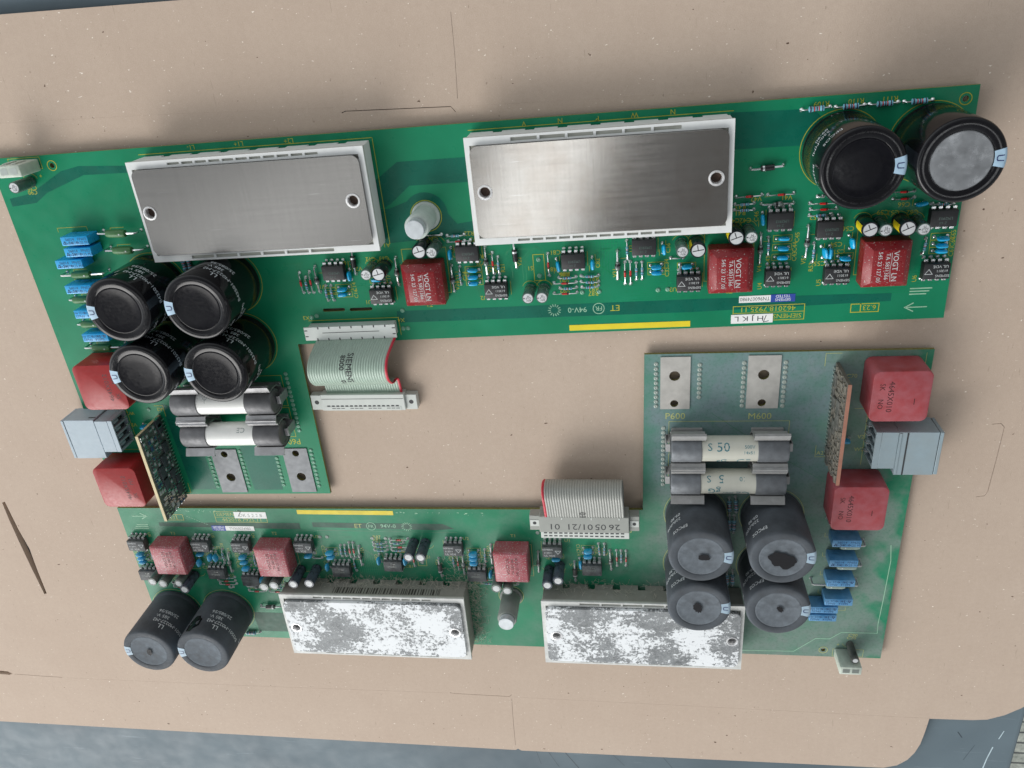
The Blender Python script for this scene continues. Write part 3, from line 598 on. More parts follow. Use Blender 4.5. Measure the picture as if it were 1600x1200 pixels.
    s.line([(36.37,-8.30),(37.46,-8.30),(37.46,-8.66),(36.37,-8.66)], .035, z, closed=True); s.line([(36.75,-8.30),(36.75,-8.66)], .04, z); s.text('6.23', 37.1, -8.48, .22, 180, z)
    for x0, x1 in ((7.0, 17.25), (21.2, 31.4)): s.line([(x0,-.28),(x1,-.28)], .025, z)
    s.line([(17.25,-.28),(17.27,-4.7)], .025, z); s.line([(12.87,-8.10),(17.10,-8.10),(17.10,-8.95)], .025, z)
    for x0 in (17.72, 30.42, 36.33): s.line([(x0,-4.98),(x0+1.95,-4.98),(x0+1.95,-7.02),(x0,-7.02)], .022, z, closed=True)
    s.line([(23.36,-5.51),(23.82,-5.51),(23.83,-6.66),(23.36,-6.66)], .025, z, closed=True)
    for cx, cy, a in BIGCAPS: s.line(circ(cx, cy, 1.50, 48), .025, z, closed=True)
    s.line(circ(2.88,-.46,.21,20), .03, z, closed=True); s.line(circ(39.57,-.46,.21,20), .03, z, closed=True); s.line(circ(19.02,-3.60,.66,30), .03, z, closed=True)
    for x0, y0, x1, y1 in CERAMICS[:-1]:
        if abs(x1-x0) > .3: s.line([(x0-.12,y0+.13),(x1+.12,y0+.13),(x1+.12,y0-.13),(x0-.12,y0-.13)], .018, z, closed=True)
        else: s.line([(x0-.13,y1-.1),(x0-.13,y1+.15)], .018, z); s.line([(x0+.13,y0+.1),(x0+.13,y0-.1),(x0-.13,y0+.1)][:2], .018, z)
    for k_, x, y in ICS: s.line([(x+.58,y-.3),(x+.58,y+.3)], .018, z)
    for k_, x, y in SMALLCAPS: s.line([(x+.36*math.cos(R(a)), y+.36*math.sin(R(a))) for a in range(20, 170, 15)], .018, z)
    for t, x0, y0, x1, y1 in AXIAL:
        if t in ('green',): s.line([(x0+.35,y0+.08),(x0+.35,y0+.28),(x0+1.0,y0+.28)], .018, z)
        if t in ('glass',): s.line([(x0+.12,(y0+y1)/2+.28),(x0+.3,(y0+y1)/2+.28)], .016, z)
    for x, y in FILMY: s.line([(x-.70,y+.10),(x-.70,y+.28),(x+.74,y+.28),(x+.74,y+.05)], .018, z)
    for y in (-13.38, -11.64): s.line([(5.6,y+.82),(10.9,y+.82),(10.9,y-.82),(5.6,y-.82)], .022, z, closed=True)
    s.line([(2.33,-11.9),(2.33,-14.5)], .025, z); s.line([(3.7,-17.5),(4.35,-17.5),(4.35,-16.9)], .022, z); s.line([(3.9,-12.3),(4.35,-12.3),(4.35,-12.9)], .022, z)
    s.line([(.9,-.06),(2.4,-.06),(2.4,-.55),(.9,-.55)], .02, z, closed=True); s.line([(.3,-14.8),(2.9,-14.8)], .018, z); s.line([(.3,-17.45),(.3,-14.8)], .018, z)
    s.build('silkscreen', L['silk'], root)
    g = MB(); g.text('94V-0', 25.1, -8.08, .24, 180, z); g.line(circ(26.02,-8.05,.24,18), .03, z, closed=True); g.text('FR', 26.02, -8.05, .2, 180, z)
    for k in range(14): a = k*2*math.pi/14; g.line([(24.11+.18*math.cos(a), -8.05+.18*math.sin(a)), (24.11+.27*math.cos(a), -8.05+.27*math.sin(a))], .03, z)
    g.line([(38.47,-8.53),(39.31,-8.53)], .045, z); g.line([(38.78,-8.35),(38.47,-8.53),(38.80,-8.71)], .045, z)
    for k in range(3): g.line([(38.6,-7.72-k*.12),(39.4-.1*k,-7.72-k*.12)], .05, z)
    if d:
        g.line([(7.0,-.24),(4.34,-.30),(3.32,-1.24),(2.64,-1.24),(2.10,-1.71),(.37,-1.72),(.41,-2.35),(.36,-3.93),(.32,-6.39),(.43,-7.32)], .035, z)
        for k in range(9): g.line([(36.15-k*.125, -8.56+k*.062), (36.10-k*.125, -8.535+k*.062)], .03, z)
        re_ = random.Random(21)
        for k in range(46):
            cx = re_.choice((re_.uniform(33, 37.5), re_.uniform(20, 25))); cy = -8.98+abs(re_.gauss(0, .06)); w_ = re_.uniform(.02, .16)
            g.poly([(cx, cy), (cx+w_, cy+re_.uniform(-.02, .02)), (cx+w_*.7, cy+re_.uniform(.02, .06)), (cx+w_*.2, cy+re_.uniform(.01, .05))], z+.001*k/46)
    g.build('board_marking', L['ghost'], root)
    # adhesive labels
    y = MB(); y.box(24.71, 29.88, -9.04, -8.78, 0, .012); y.build('yellow_strip', L['yellow'], root)
    lb = MB()
    if not d:
        lb.box(31.57, 33.28, -8.98, -8.58, .010, .018, 0); lb.text('H J K L', 32.3, -8.78, .22, 180, .0195, 1, sx=1.3)
        lb.line([(33.0,-8.66),(32.9,-8.95),(33.1,-8.9)], .03, .0195, 1)
    else:
        lb.box(31.62, 33.42, -8.88, -8.47, .010, .018, 0); lb.text('DK 5 2 2 8', 32.5, -8.67, .2, 180, .0195, 2); lb.line([(33.2,-8.60),(33.0,-8.9),(33.15,-8.98)], .03, .0195, 1)
    lb.build('white_label', [L['white'], L['ink'], L['can_grey']], root)
    tl = MB(); x0, x1, xm, yy = (31.87, 34.13, 33.15, -7.90) if not d else (32.5, 34.9, 34.12, -7.80)
    tl.box(x0, xm, yy-.15, yy+.15, .008, .016, 0, M=T(0, 0)); tl.box(xm, x1, yy-.17, yy+.17, .008, .016, 1)
    tl.text('TN960074980', (x0+xm)/2, yy, .16, 180, .0175, 3, sx=.9); tl.text('SIEMENS', (xm+x1)/2, yy-.07, .12, 180, .0175, 2); tl.text('TESTED', (xm+x1)/2, yy+.08, .12, 180, .0175, 2)
    tl.build('tested_label', [L['white'], L['blue_label'], L['white'], L['can_grey']], root, sharp=30)
    # components
    for t, x, yv in ICS: place(P[t], root, (x, yv+(.04 if not d else .0), 0), rnd.uniform(-.015, .015))
    for a in AXIAL: axial(kind, *a, root)
    for x0, y0, x1, y1 in CERAMICS:
        a = math.atan2(y1-y0, x1-x0); o = put('ceramic_capacitor', P['ceramic'], root, ((x0+x1)/2, (y0+y1)/2, 0), 0, rot=(rnd.uniform(-.35, .12), 0, a+rnd.uniform(-.06, .06)))
        h = math.hypot(x1-x0, y1-y0)/2
        put('lead', P['clead'], o, (-h, 0, 0)); put('lead', P['clead'], o, (h, 0, 0), math.pi)
    for t, x, yv in (SMALLCAPS if not d else LOWER_CAPS):
        o = place(P['cap_'+t], root, (x, yv, 0), rnd.uniform(-.2, .2))
        if t == 'thinblack': o['label'] = 'thin black capacitor standing by the corner plug'
    for k, (x, yv) in enumerate(FILMY): place(P['film'], root, ((FILMS[k][0]+(0, 0, 0, 0, 0, 0)[k]), (FILMS[k][1] if not d else FILMS[k][1]+.17), 0), 0 if k < 4 else math.pi)
    for q, x in enumerate((18.68, 31.41, 37.30)):
        o = place(P['transformer'], root, (x, -6.35, 0))
    place(P['sensor'], root, (2.58, -10.49, 0)); place(P['sensor'], root, (1.60, -16.16, 0), 0)
    for k, (x, yv, a) in enumerate(BIGCAPS):
        o = place(P['bigcap'], root, (x, yv, 0), R(a)+rnd.uniform(-.04, .04))
        if not d and k == 5:
            o['label'] = 'black can capacitor with a shiny silver grey top'
            o.children[0].data = SHINY_DISC; o.children[0].name = 'top_disc'
        if d and k == 4:
            o['label'] = 'dusty can capacitor with a black oily patch on its side'
            pt = MB(); rp = random.Random(5); c0 = []
            for i in range(18):
                a_ = 2*math.pi*i/18; rad = .8+.25*rp.random(); c0.append((.42*rad*math.cos(a_), .62*rad*math.sin(a_)))
            vs = [(1.452*math.cos(R(-70)+u/1.44), 1.452*math.sin(R(-70)+u/1.44), 2.45+w) for u, w in c0]
            vs.append((1.452*math.cos(R(-70)), 1.452*math.sin(R(-70)), 2.45))
            pt.add(vs, [(i, (i+1) % 18, 18) for i in range(18)]); pt.build('oily_patch', LIB['clean']['disc'], o)
        if d and k != 4:
            rp = random.Random(40+k); pt = MB(); sc = (.16, .25, .55, .22, .3, .2)[k]; cc = []
            ox, oy = rp.uniform(-.15, .15), rp.uniform(-.12, .12)
            for i in range(22):
                a_ = 2*math.pi*i/22; rad = .75+.35*rp.random(); cc.append((ox+sc*1.3*rad*math.cos(a_), oy+sc*.8*rad*math.sin(a_)))
            pt.add([(u, w, 3.222) for u, w in cc]+[(ox, oy, 3.222)], [(i, (i+1) % 22, 22) for i in range(22)]); pt.build('dark_blotch', SOOT, o, rz=rp.random()*6)
    for yv in (-13.38, -11.64):
        place(P['clip'], root, (10.1, yv, 0)); place(P['clip'], root, (6.55, yv, 0), math.pi)
    # bus plates
    for x0, x1, cx in ((10.0, 11.30, 10.68), (6.17, 7.55, 6.87)):
        b = MB(); b.sheet([(x0, -14.87), (x1, -14.87), (x1, -17.47), (x0, -17.47)], [circ(cx, -16.54, .24, 24), circ(cx, -15.15, .18, 24)], .004, .05, 0)
        o = b.build('terminal_plate', L['bus'], root)
    def col(x, ya, yb, n):
        for k in range(n): place(P['solder'], root, (x, ya+(yb-ya)*k/(n-1), 0))
    col(11.49, -17.12, -15.0, 10); col(9.6, -17.05, -15.44, 8); col(7.71, -17.11, -14.99, 10); col(5.97, -17.11, -14.96, 10); col(11.15, -13.85, -10.75, 14)
    for x, yv in ((23.59,-5.73),(23.58,-6.45),(25.35,-7.28),(26.07,-7.28),(28.54,-7.32),(28.94,-7.31),(17.34,-7.78),(17.24,-8.64),(17.46,-8.64),(13.05,-7.94),(13.31,-7.88),(3.55,-12.5)): place(P['solder'], root, (x, yv, 0))
    # modules
    for q, x0 in enumerate((7.2, 21.25)):
        x1 = x0+10.05; y0, y1 = -4.56, -.33; zf = 1.42
        ht = MB(); ht.box(x0+.05, x1-.05, y0+.03, y1-.03, .38, 1.25, 0, bev=.02)
        fx = x0+.05
        while fx < x1-.3:
            ht.box(fx, fx+.9, y0+.04, y1-.04, .04, .3795, 0); fx += 1.28
        if d and q == 1:
            rb = random.Random(2); xx = 22.6
            while xx < 28.5:
                w = rb.choice((.03, .05, .09)); ht.add([(xx, y0+.024, .72), (xx+w, y0+.024, .72), (xx+w, y0+.024, 1.16), (xx, y0+.024, 1.16)], [(0, 1, 2, 3)], 1); xx += w+rb.choice((.04, .06, .10))
        mod = ht.build('power_module', [L['module'], L['dirty_ink']], root)
        rim = MB(); rim.box(x0, x1, y0, y1, 1.25, 1.33, 1)
        # top strip and bottom strip with slots, side strips
        if q == 0: rows = ((y1-.30, y1-.02, 9.0, 15.4, 11, .10), (y0+.02, y0+.28, 8.95, 15.3, 6, .14))
        else: rows = ((y1-.30, y1-.02, 23.05, 29.4, 6, .14), (y0+.02, y0+.28, 23.0, 29.4, 12, .10))
        zt = zf
        for (ya, yb, xa, xb, n, hh) in rows:
            ym = (ya+yb)/2; yo = (yb+.02 if yb > -1 else ya-.02)
            lo, hi = min(ya, yo), max(yb, yo)
            rim.box(x0, x1, lo, ym-hh/2, 1.33, zt); rim.box(x0, x1, ym+hh/2, hi, 1.33, zt)
            p = (xb-xa)/n; w = .10
            rim.box(x0, xa, ym-hh/2, ym+hh/2, 1.33, zt); rim.box(xb, x1, ym-hh/2, ym+hh/2, 1.33, zt)
            for k in range(1, n): rim.box(xa+k*p-w/2, xa+k*p+w/2, ym-hh/2, ym+hh/2, 1.33, zt)
        rim.box(x0, x0+.20, y0+.28, y1-.30, 1.33, zt); rim.box(x1-.22, x1, y0+.28, y1-.30, 1.33, zt)
        rim.build('rim', [L['module_rim'], L['recess']], mod)
        hx = (7.744, 16.54) if q == 0 else (21.896, 30.668); hy = -2.40
        pl = MB(); pl.sheet(rrect(x0+.20, x1-.20, y0+.34, y1-.31, .30), [circ(hx[0], hy, .21, 20), circ(hx[1], hy, .21, 20)], 1.34, 1.58, 0)
        if d: pm = PASTE[q]
        else: pm = (PLATE_A, PLATE_B)[q]
        po = pl.build('base_plate', pm, mod)
        for h in hx:
            rv = MB(); rv.lathe([(.215, 1.40), (.30, 1.575), (.292, 1.605), (.235, 1.61), (.205, 1.57), (.20, 1.36)], 24, 0, T(h, hy), cap=False); rv.lathe([(.20, 1.36), (0, 1.37)], 24, 1, T(h, hy), cap=False)
            rv.build('rivet', [L['rivet'], L['bore']], po)
    # nylon tube with nut
    t = MB(); t.lathe([(.60, 0), (.60, .1), (.50, .14), (.50, 1.72), (.47, 1.76), (.38, 1.76)], 36, 0, cap=False)
    n = MB(); n.lathe([(.38, 1.2), (.38, 1.75), (.385, 2.08), (.36, 2.10), (0, 2.10)], 32, 0, cap=False)
    o = t.build('spacer_tube', L['tube'], root, (19.02, -3.58, 0)); n.build('threaded_end', L['tube_metal'], o)
    # white flat cable header
    h = MB(); h.box(12.95, 16.98, -8.80, -8.22, .02, .50, 0, bev=.02); h.box(12.80, 17.06, -8.84, -8.20, .5, .57, 0, bev=.01)
    for k in range(7): h.box(13.45+k*.52, 13.50+k*.52, -8.30, -8.19, .574, .578, 1); h.box(13.35+k*.52, 13.40+k*.52, -8.85, -8.74, .574, .578, 1)
    h.box(13.65, 16.3, -8.50, -8.475, .572, .576, 1)
    for s_ in (12.82, 16.90): h.box(s_, s_+.14, -8.38, -8.34, .572, .577, 1); h.box(s_, s_+.14, -8.66, -8.62, .572, .577, 1)
    h.build('cable_header', [mat('header_plastic', lin(205, 211, 207), .5, var=.03), L['grey_dark']], root)
    # daughter board
    dx, ya, yb = (4.03, -12.80, -17.74) if not d else (3.84, -12.2, -17.08)
    tilt = 0
    db = MB(); db.box(-.07, .07, yb, ya, .03, 2.12, 0); db.box(-.071, .071, yb+.001, ya-.001, 2.12, 2.16, 1); db.box(-.071, .071, ya, ya+.004, .03, 2.14, 1)
    dob = db.build('daughter_board', [L['daughter'], L['daughter_edge']], root, (dx, 0, 0))
    pm = MB(); pm.box(.07, .12, -.03, .03, .10, .16); pm.box(.12, .15, -.025, .025, -.02, .20); pm = pm.mesh('header_pin', L['solder'])
    for k in range(24): put('header_pin', pm, dob, (0, yb+.25+(ya-yb-.5)*k/23, 0))
    rs = random.Random(11)
    chips = {}
    def chip(w, h, t, mi, legs):
        key = (w, h, t, mi, legs)
        if key not in chips:
            c = MB(); c.box(.07, .07+t, -w/2, w/2, -h/2, h/2, 0, bev=.012)
            if legs:
                n_ = int(w/.11)
                for s_ in (-1, 1):
                    for k in range(n_): yy = -w/2+.08+k*.11; c.box(.07, .10, yy-.02, yy+.02, s_*h/2, s_*(h/2+.07), 1)
            else:
                c.box(.069, .072+t, -w/2-.02, -w/2+.035, -h/2-.004, h/2+.004, 1); c.box(.069, .072+t, w/2-.035, w/2+.02, -h/2-.004, h/2+.004, 1)
            chips[key] = c.mesh('surface_chip', [L[mi], L['silver'] if not d else L['smd_light']])
        return chips[key]
    used = []
    for (w, h, yy, zz, leg) in ((.62, .40, -14.9, .95, 1), (.55, .38, -14.35, .55, 1), (.75, .42, -15.4, 1.35, 1), (.5, .4, -13.3, .45, 1), (.5, .36, -15.9, .6, 1), (.5, .35, -13.0, .55, 0), (.6, .36, -16.9, .45, 1), (.5, .30, -16.3, .35, 0), (.7, .4, -16.0, 1.3, 1)):
        yy += .45 if d else 0
        put('surface_chip', chip(w, h, .10, 'smd', leg), dob, (0, yy, zz)); used.append((yy, zz, w/2, h/2))
    tries = 0; cnt = 0
    while cnt < 86 and tries < 4000:
        tries += 1; yy = rs.uniform(yb+.15, ya-.15); zz = rs.uniform(.28, 2.0); w, h = rs.choice(((.20, .12), (.20, .12), (.12, .2), (.28, .16), (.16, .28), (.32, .2)))
        if any(abs(yy-u)-a < w/2+.05 and abs(zz-v)-b_ < h/2+.05 for u, v, a, b_ in used): continue
        used.append((yy, zz, w/2, h/2)); cnt += 1
        put('surface_chip', chip(w, h, .06, rs.choice(('smd', 'smd_light', 'smd_light', 'smd_blue') if not d else ('smd', 'smd_light', 'smd_light')), 0), dob, (0, yy, zz))
    if d:
        for k in range(8):
            w_ = MB(); yy = -14.9+k*.32; w_.tube([(-.58, yy, 0), (-.60, yy, .10), (-.54, yy, .16), (-.06, yy, .16)], .04, 7); w_.build('wire_loop', L['silver'], dob)
    # grey plug at the board edge
    g = MB(); yl, yh, ox = (-14.57, -12.38, 0) if not d else (-14.28, -12.12, -.0)
    hd = MB()
    ys, yt = (-14.22, -12.46) if not d else (-14.28, -12.44)
    hd.box(1.30, 2.0, ys, yt, .0, 1.2, 0, bev=.02); hd.box(2.0, 2.24, ys, yt, 1.12, 1.2, 0, bev=.01); hd.box(2.0, 2.24, ys, yt, 0, .08, 0)
    for k in range(5):
        yy = ys+(yt-ys-.10)*k/4; hd.box(2.0, 2.22, yy, yy+.10, .08, 1.12, 0)
        if k < 4:
            hd.box(1.995, 2.02, yy+.10, yy+(yt-ys-.10)/4, .08, 1.12, 1); hd.box(2.0, 2.16, yy+.18, yy+.34, .55, .95, 0, bev=.03)
    ho = hd.build('plug_header', [L['grey_plug'], L['grey_dark']], root)
    for k in range(4):
        pz = MB(); yy = ys+(yt-ys-.10)*(k+.5)/4; pz.tube([(2.02, yy, .30), (2.28, yy, .28), (2.32, yy, .2), (2.32, yy, -.04)], .03, 6); pz.build('contact_pin', L['silver'], ho)
    g.box(-.32, 1.298, yl, yh, -.1, 1.2, 0, bev=.02); g.box(-.50, -.345, yl+.02, yh-.02, -.1, 1.195, 0, bev=.02); g.box(-.345, -.32, yl+.03, yh-.03, -.05, 1.17, 1)
    if d: g.box(.92, .98, yl+.02, yh-.02, 1.203, 1.215, 1); g.box(1.20, 1.298, yl+.05, yh-.05, 1.201, 1.235, 0)
    else: g.box(.9, 1.28, yh-.03, yh+.002, .9, 1.0, 1)
    g.build('grey_plug', [L['grey_plug'], L['grey_dark']], root)
    # corner plug
    c = MB(); c.box(1.28, 2.34, -.62, -.12, .02, 1.3, 0, bev=.05, seg=2); c.box(1.42, 1.75, -.50, -.24, 1.302, 1.304, 1); c.box(1.86, 2.2, -.50, -.24, 1.302, 1.304, 1)
    for k in range(2): c.box(1.45+k*.44, 1.62+k*.44, -.12, -.07, .4, 1.1, 0, bev=.01)
    c.build('corner_plug', [L['nylon'], L['tube']], root)
    return root
_sd = MB(); _sd.lathe([(1.05, 3.20), (1.00, 3.222), (.97, 3.222), (0, 3.222)], 56, 0, cap=False)
SOOT = mat('dark_residue', (.010, .010, .012, 1), .6, spec=.2)
SHINY_DISC = _sd.mesh('top_disc', mat('scuffed_shiny_disc', (.20, .21, .22, 1), .30, .45, var=.3, vscale=1.3, bmp=.25, bscale=1.4))

upper = tag(empty('circuit_board', (0, 0, 0)), 'clean green circuit board at the top with glossy black capacitors and two bare metal plates', 'circuit board', 'two circuit boards on the cardboard')
make_board('clean', upper)
lower = tag(empty('circuit_board', (39.68619, -28.06334, 0), R(179.23643)), 'dusty green circuit board at the bottom with grey capacitors and two plates smeared with paste', 'circuit board', 'two circuit boards on the cardboard')
make_board('dusty', lower)
def world_pt(board, x, y, z=0):
    if board is upper: return (x, y, z)
    a = R(179.23643); return (39.68619+x*math.cos(a)-y*math.sin(a), -28.06334+x*math.sin(a)+y*math.cos(a), z)

# ------------------------------------------------------------------ fuses
def make_fuse(board, kind, y, label, prints, flip):
    L = LIB[kind]; d = kind == 'dusty'
    w = world_pt(board, 8.33, y, 1.0)
    root = tag(empty('cartridge_fuse', w, 0 if board is upper else R(179.23643)), label, 'fuse', 'cartridge fuses in clips')
    M = Matrix.Rotation(R(90), 4, 'Y'); flipx = -1 if y < -12 else 1
    b = MB(); b.lathe([(.56, -1.25), (.58, -1.23), (.58, 1.21), (.56, 1.23)], 40, 0, M)
    def wr(a, q): return (-a, -.583*math.sin(q/.583+flip), .583*math.cos(q/.583+flip))
    def wr2(a, q): return (a*flipx, .583*flipx*math.sin(q/.583+flip), .583*math.cos(q/.583+flip))
    for t, x, yy, h in prints: b.text(t, x, yy, h, m=1, fn=wr2 if d else wr)
    b.build('ceramic_barrel', [mat('white_ceramic', lin(235, 236, 232) if not d else lin(196, 196, 184), .35, var=.03, coat=.3, speck=0), mat('teal_print', lin(60, 120, 130) if d else lin(150, 160, 158), .6)], root)
    e = MB(); e.lathe([(.60, 1.2), (.62, 1.22), (.62, 2.45), (.58, 2.52), (.45, 2.54), (.43, 2.52), (0, 2.52)], 40, 0, M, cap=False); em = e.mesh('end_cap', mat('tarnished_cap', (.13, .13, .135, 1) if not d else (.17, .185, .20, 1), .42, .5, var=.2, dust=.12 if not d else .3, dcol=lin(110, 112, 115)))
    put('end_cap', em, root); put('end_cap', em, root, rz=math.pi)
    return root
make_fuse(upper, 'clean', -13.38, 'white fuse in full view below the black capacitors of the upper board', [('CE', -.6, -.45, .25)], 0)
make_fuse(upper, 'clean', -11.64, 'white fuse half hidden under a glossy black can capacitor', [('A', .75, -.35, .25)], 0)
make_fuse(lower, 'dusty', -13.38, 'cream fuse with teal print beside the P600 lettering of the dusty board', [('50', -.28, .38, .42), ('S', -.85, .38, .34), ('CE', .6, -.42, .36), ('gG', -.35, -.38, .28), ('500V', .85, .38, .15), ('14x51', .82, .12, .14)], 0)
make_fuse(lower, 'dusty', -11.64, 'cream fuse with teal print touching the tops of the dusty can capacitors', [('CE', -.65, .42, .36), ('500V', .0, .35, .17), ('gG', .6, .2, .34), ('5', .3, -.42, .38), ('S', .85, -.42, .32), ('10', -.6, -.42, .2)], 0)

# ------------------------------------------------------------------ flat cables
def smooth_path(pts, n=8):
    out = []
    for i in range(len(pts)-1):
        p0 = Vector(pts[max(0, i-1)]); p1 = Vector(pts[i]); p2 = Vector(pts[i+1]); p3 = Vector(pts[min(len(pts)-1, i+2)])
        for k in range(n):
            t = k/n; out.append(.5*((2*p1)+(-p0+p2)*t+(2*p0-5*p1+4*p2-p3)*t*t+(-p0+3*p1-3*p2+p3)*t**3))
    out.append(Vector(pts[-1])); return out
GREYWIRE = mat('grey_ribbon', lin(158, 178, 164), .4, var=.05); GREYWIRE2 = mat('grey_ribbon_dull', lin(150, 152, 146), .4, var=.05)
REDWIRE = mat('red_wire', lin(190, 40, 60), .4)
def ribbon(name, path, width, nw, gm, parent, prints=()):
    """path: (x of the low edge, y, z); the wires lie side by side along x"""
    P = smooth_path(path); m = MB(); per = 5; nx = nw*per; p = width/nw
    rows = []
    cum = [0]
    for i, c in enumerate(P):
        if i: cum.append(cum[-1]+(P[i]-P[i-1]).length)
        t = (P[min(i+1, len(P)-1)]-P[max(i-1, 0)]); t.x = 0; t.normalize(); nrm = Vector((0, -t.z, t.y)); 
        rows.append((c, nrm))
    vs = []; fs = []; ms = []
    for side in (1, -1):
        for c, nrm in rows:
            for k in range(nx+1):
                ph = (k % per)/per; hgt = .030*math.sin(math.pi*ph)+.012
                q = c+Vector((k*p/per, 0, 0))+nrm*hgt*side*(-1); vs.append(q)
    W = nx+1; H = len(rows); o = W*H
    for i in range(H-1):
        for k in range(nx):
            a = i*W+k; mi = 1 if k >= nx-per else 0
            m_ = [(a, a+1, a+W+1, a+W), (o+a, o+a+W, o+a+W+1, o+a+1)]
            for f in m_: fs.append(f); ms.append(mi)
    for i in range(H-1):
        for k, fl in ((0, 0), (nx, 1)):
            a = i*W+k; fs.append((a, a+W, o+a+W, o+a)); ms.append(fl)
    m.v = [tuple(v) for v in vs]; m.f = fs; m.m = ms
    obj = m.build(name, [gm, REDWIRE], parent, sharp=80)
    if prints:
        pm = MB()
        def fn(a, q, sg=1):   # a along the path, q across
            a = max(0, min(cum[-1]-.001, a)); i = max(j for j in range(len(cum)) if cum[j] <= a); i = min(i, len(P)-2)
            t = (a-cum[i])/(cum[i+1]-cum[i]); c = P[i].lerp(P[i+1], t); n_ = rows[i][1]
            v = c+Vector((q, 0, 0))-n_*.048*sg; return tuple(v)
        for t, a, q, h, mir in prints: pm.text(t, a, q, h, m=0, fn=(lambda A: (lambda u, w: fn(u, w, A)))(mir or 1), sx=1.0)
        pm.build('lettering', [LIB['clean']['ink']], obj)
    return obj
def din_socket(parent, x0, x1, y0, y1, z0, z1, ear, mat_, slots=True):
    m = MB(); m.box(x0, x1, y0, y1, z0, z1, 0, bev=.03)
    m.box(x0-ear, x0+.0, y0-.02, y1-.1, z0, z0+(z1-z0)*.75, 0, bev=.02); m.box(x1, x1+ear, y0-.02, y1-.1, z0, z0+(z1-z0)*.75, 0, bev=.02)
    zz = z0+(z1-z0)*.75+.002
    for cx in (x0-ear/2, x1+ear/2): m.add([(x, y, zz) for x, y in circ(cx, (y0+y1)/2-.05, .11, 16)], [tuple(range(16))], 1)
    return m
HP = mat('connector_plastic', lin(198, 203, 198), .45, var=.03); HPG = mat('connector_grey', lin(150, 153, 147), .45, var=.04)
cable = tag(empty('ribbon_cable', (13.28, -8.6, .45)), 'pale green ribbon cable bulging over bare cardboard towards a white socket', 'cable', 'flat cables with sockets')
ro = (13.28, -8.6, .45)
rel = lambda pts: [(x-ro[0], y-ro[1], z-ro[2]) for x, y, z in pts]
ribbon('flat_cable', rel([(13.28,-8.55,.42),(13.28,-8.84,.50),(13.20,-9.05,.85),(13.05,-9.45,1.35),(12.98,-9.95,1.58),(12.95,-10.45,1.45),(12.94,-10.85,1.05),(12.92,-11.02,.62),(12.94,-11.02,.28),(12.96,-11.2,.08),(12.98,-11.95,-.02)]), 3.72, 31, GREYWIRE, cable, [('SIEMENS', 1.85, 1.95, .28, 0), ('8000', 1.55, 1.62, .24, 0), ('01', 2.55, 1.60, .24, 0)])
s = din_socket(cable, 12.75, 16.85, -12.68, -11.81, -.34, .22, .55, HP)
s.box(12.95, 16.65, -12.66, -12.46, .222, .232, 0)
for k in range(16): s.box(13.02+k*.225, 13.16+k*.225, -12.46, -12.39, .222, .226, 1); s.box(13.02+k*.225, 13.2+k*.225, -12.56, -12.53, .233, .237, 1) if k % 4 else None
s.box(12.8, 16.8, -12.06, -12.04, .221, .227, 1)
s.v = [(x-ro[0], y-ro[1], z-ro[2]) for x, y, z in s.v]
so = s.build('socket', [HP, LIB['clean']['grey_dark']], cable); so.rotation_euler[2] = R(-.9)

cable2 = tag(empty('ribbon_cable', world_pt(lower, 15, -9.3, .6), R(179.23643)), 'grey ribbon cable folded back on the dusty board, socket marked 26 05 01/21 01', 'cable', 'flat cables with sockets')
r2 = (15, -9.3, .6); rel2 = lambda pts: [(x-r2[0], y-r2[1], z-r2[2]) for x, y, z in pts]
ribbon('flat_cable', rel2([(13.0,-8.55,.42),(13.0,-8.9,.42),(13.0,-9.4,.25),(13.0,-10.2,.05),(13.02,-10.9,.15),(13.03,-11.35,.55),(13.05,-11.55,1.05),(13.05,-11.45,1.50),(13.03,-11.1,1.68),(13.0,-10.6,1.62),(12.98,-10.0,1.50),(12.98,-9.75,1.46)]), 3.75, 31, GREYWIRE2, cable2, [('01', 5.5, 1.95, .3, -1)])
s = MB(); s.box(12.76, 17.02, -9.90, -8.98, .62, 1.52, 0, bev=.03); s.box(12.76, 16.98, -8.979, -8.55, .62, 1.40, 1, bev=.02)
for k in range(16):
    for q in range(2): x = 13.0+k*.245; s.box(x, x+.16, -8.90+q*.17, -8.83+q*.17, 1.401, 1.4035, 2)
for k in range(2): xx = (12.28, 17.02)[k]; s.box(xx, xx+.48, -9.80, -8.95, .75, 1.30, 0, bev=.02); s.box(xx+.03, xx+.45, -9.55, -9.2, 1.302, 1.32, 1); s.add([(x, y, 1.323) for x, y in circ(xx+.24, -9.38, .09, 12)], [tuple(range(12))], 2)
for k, (t, x) in enumerate((('26', 13.45), ('05', 14.1), ('01/21', 15.05), ('01', 16.25))): s.text(t, x, -9.32, .33, 180-180, 1.524, 2, sx=1.2)
for x in (13.2, 14.5, 15.9): s.box(x, x+.05, -9.86, -9.74, 1.522, 1.53, 1)
s.v = [(x-r2[0], y-r2[1], z-r2[2]) for x, y, z in s.v]
so = s.build('socket', [HPG, HP, LIB['clean']['grey_dark']], cable2)

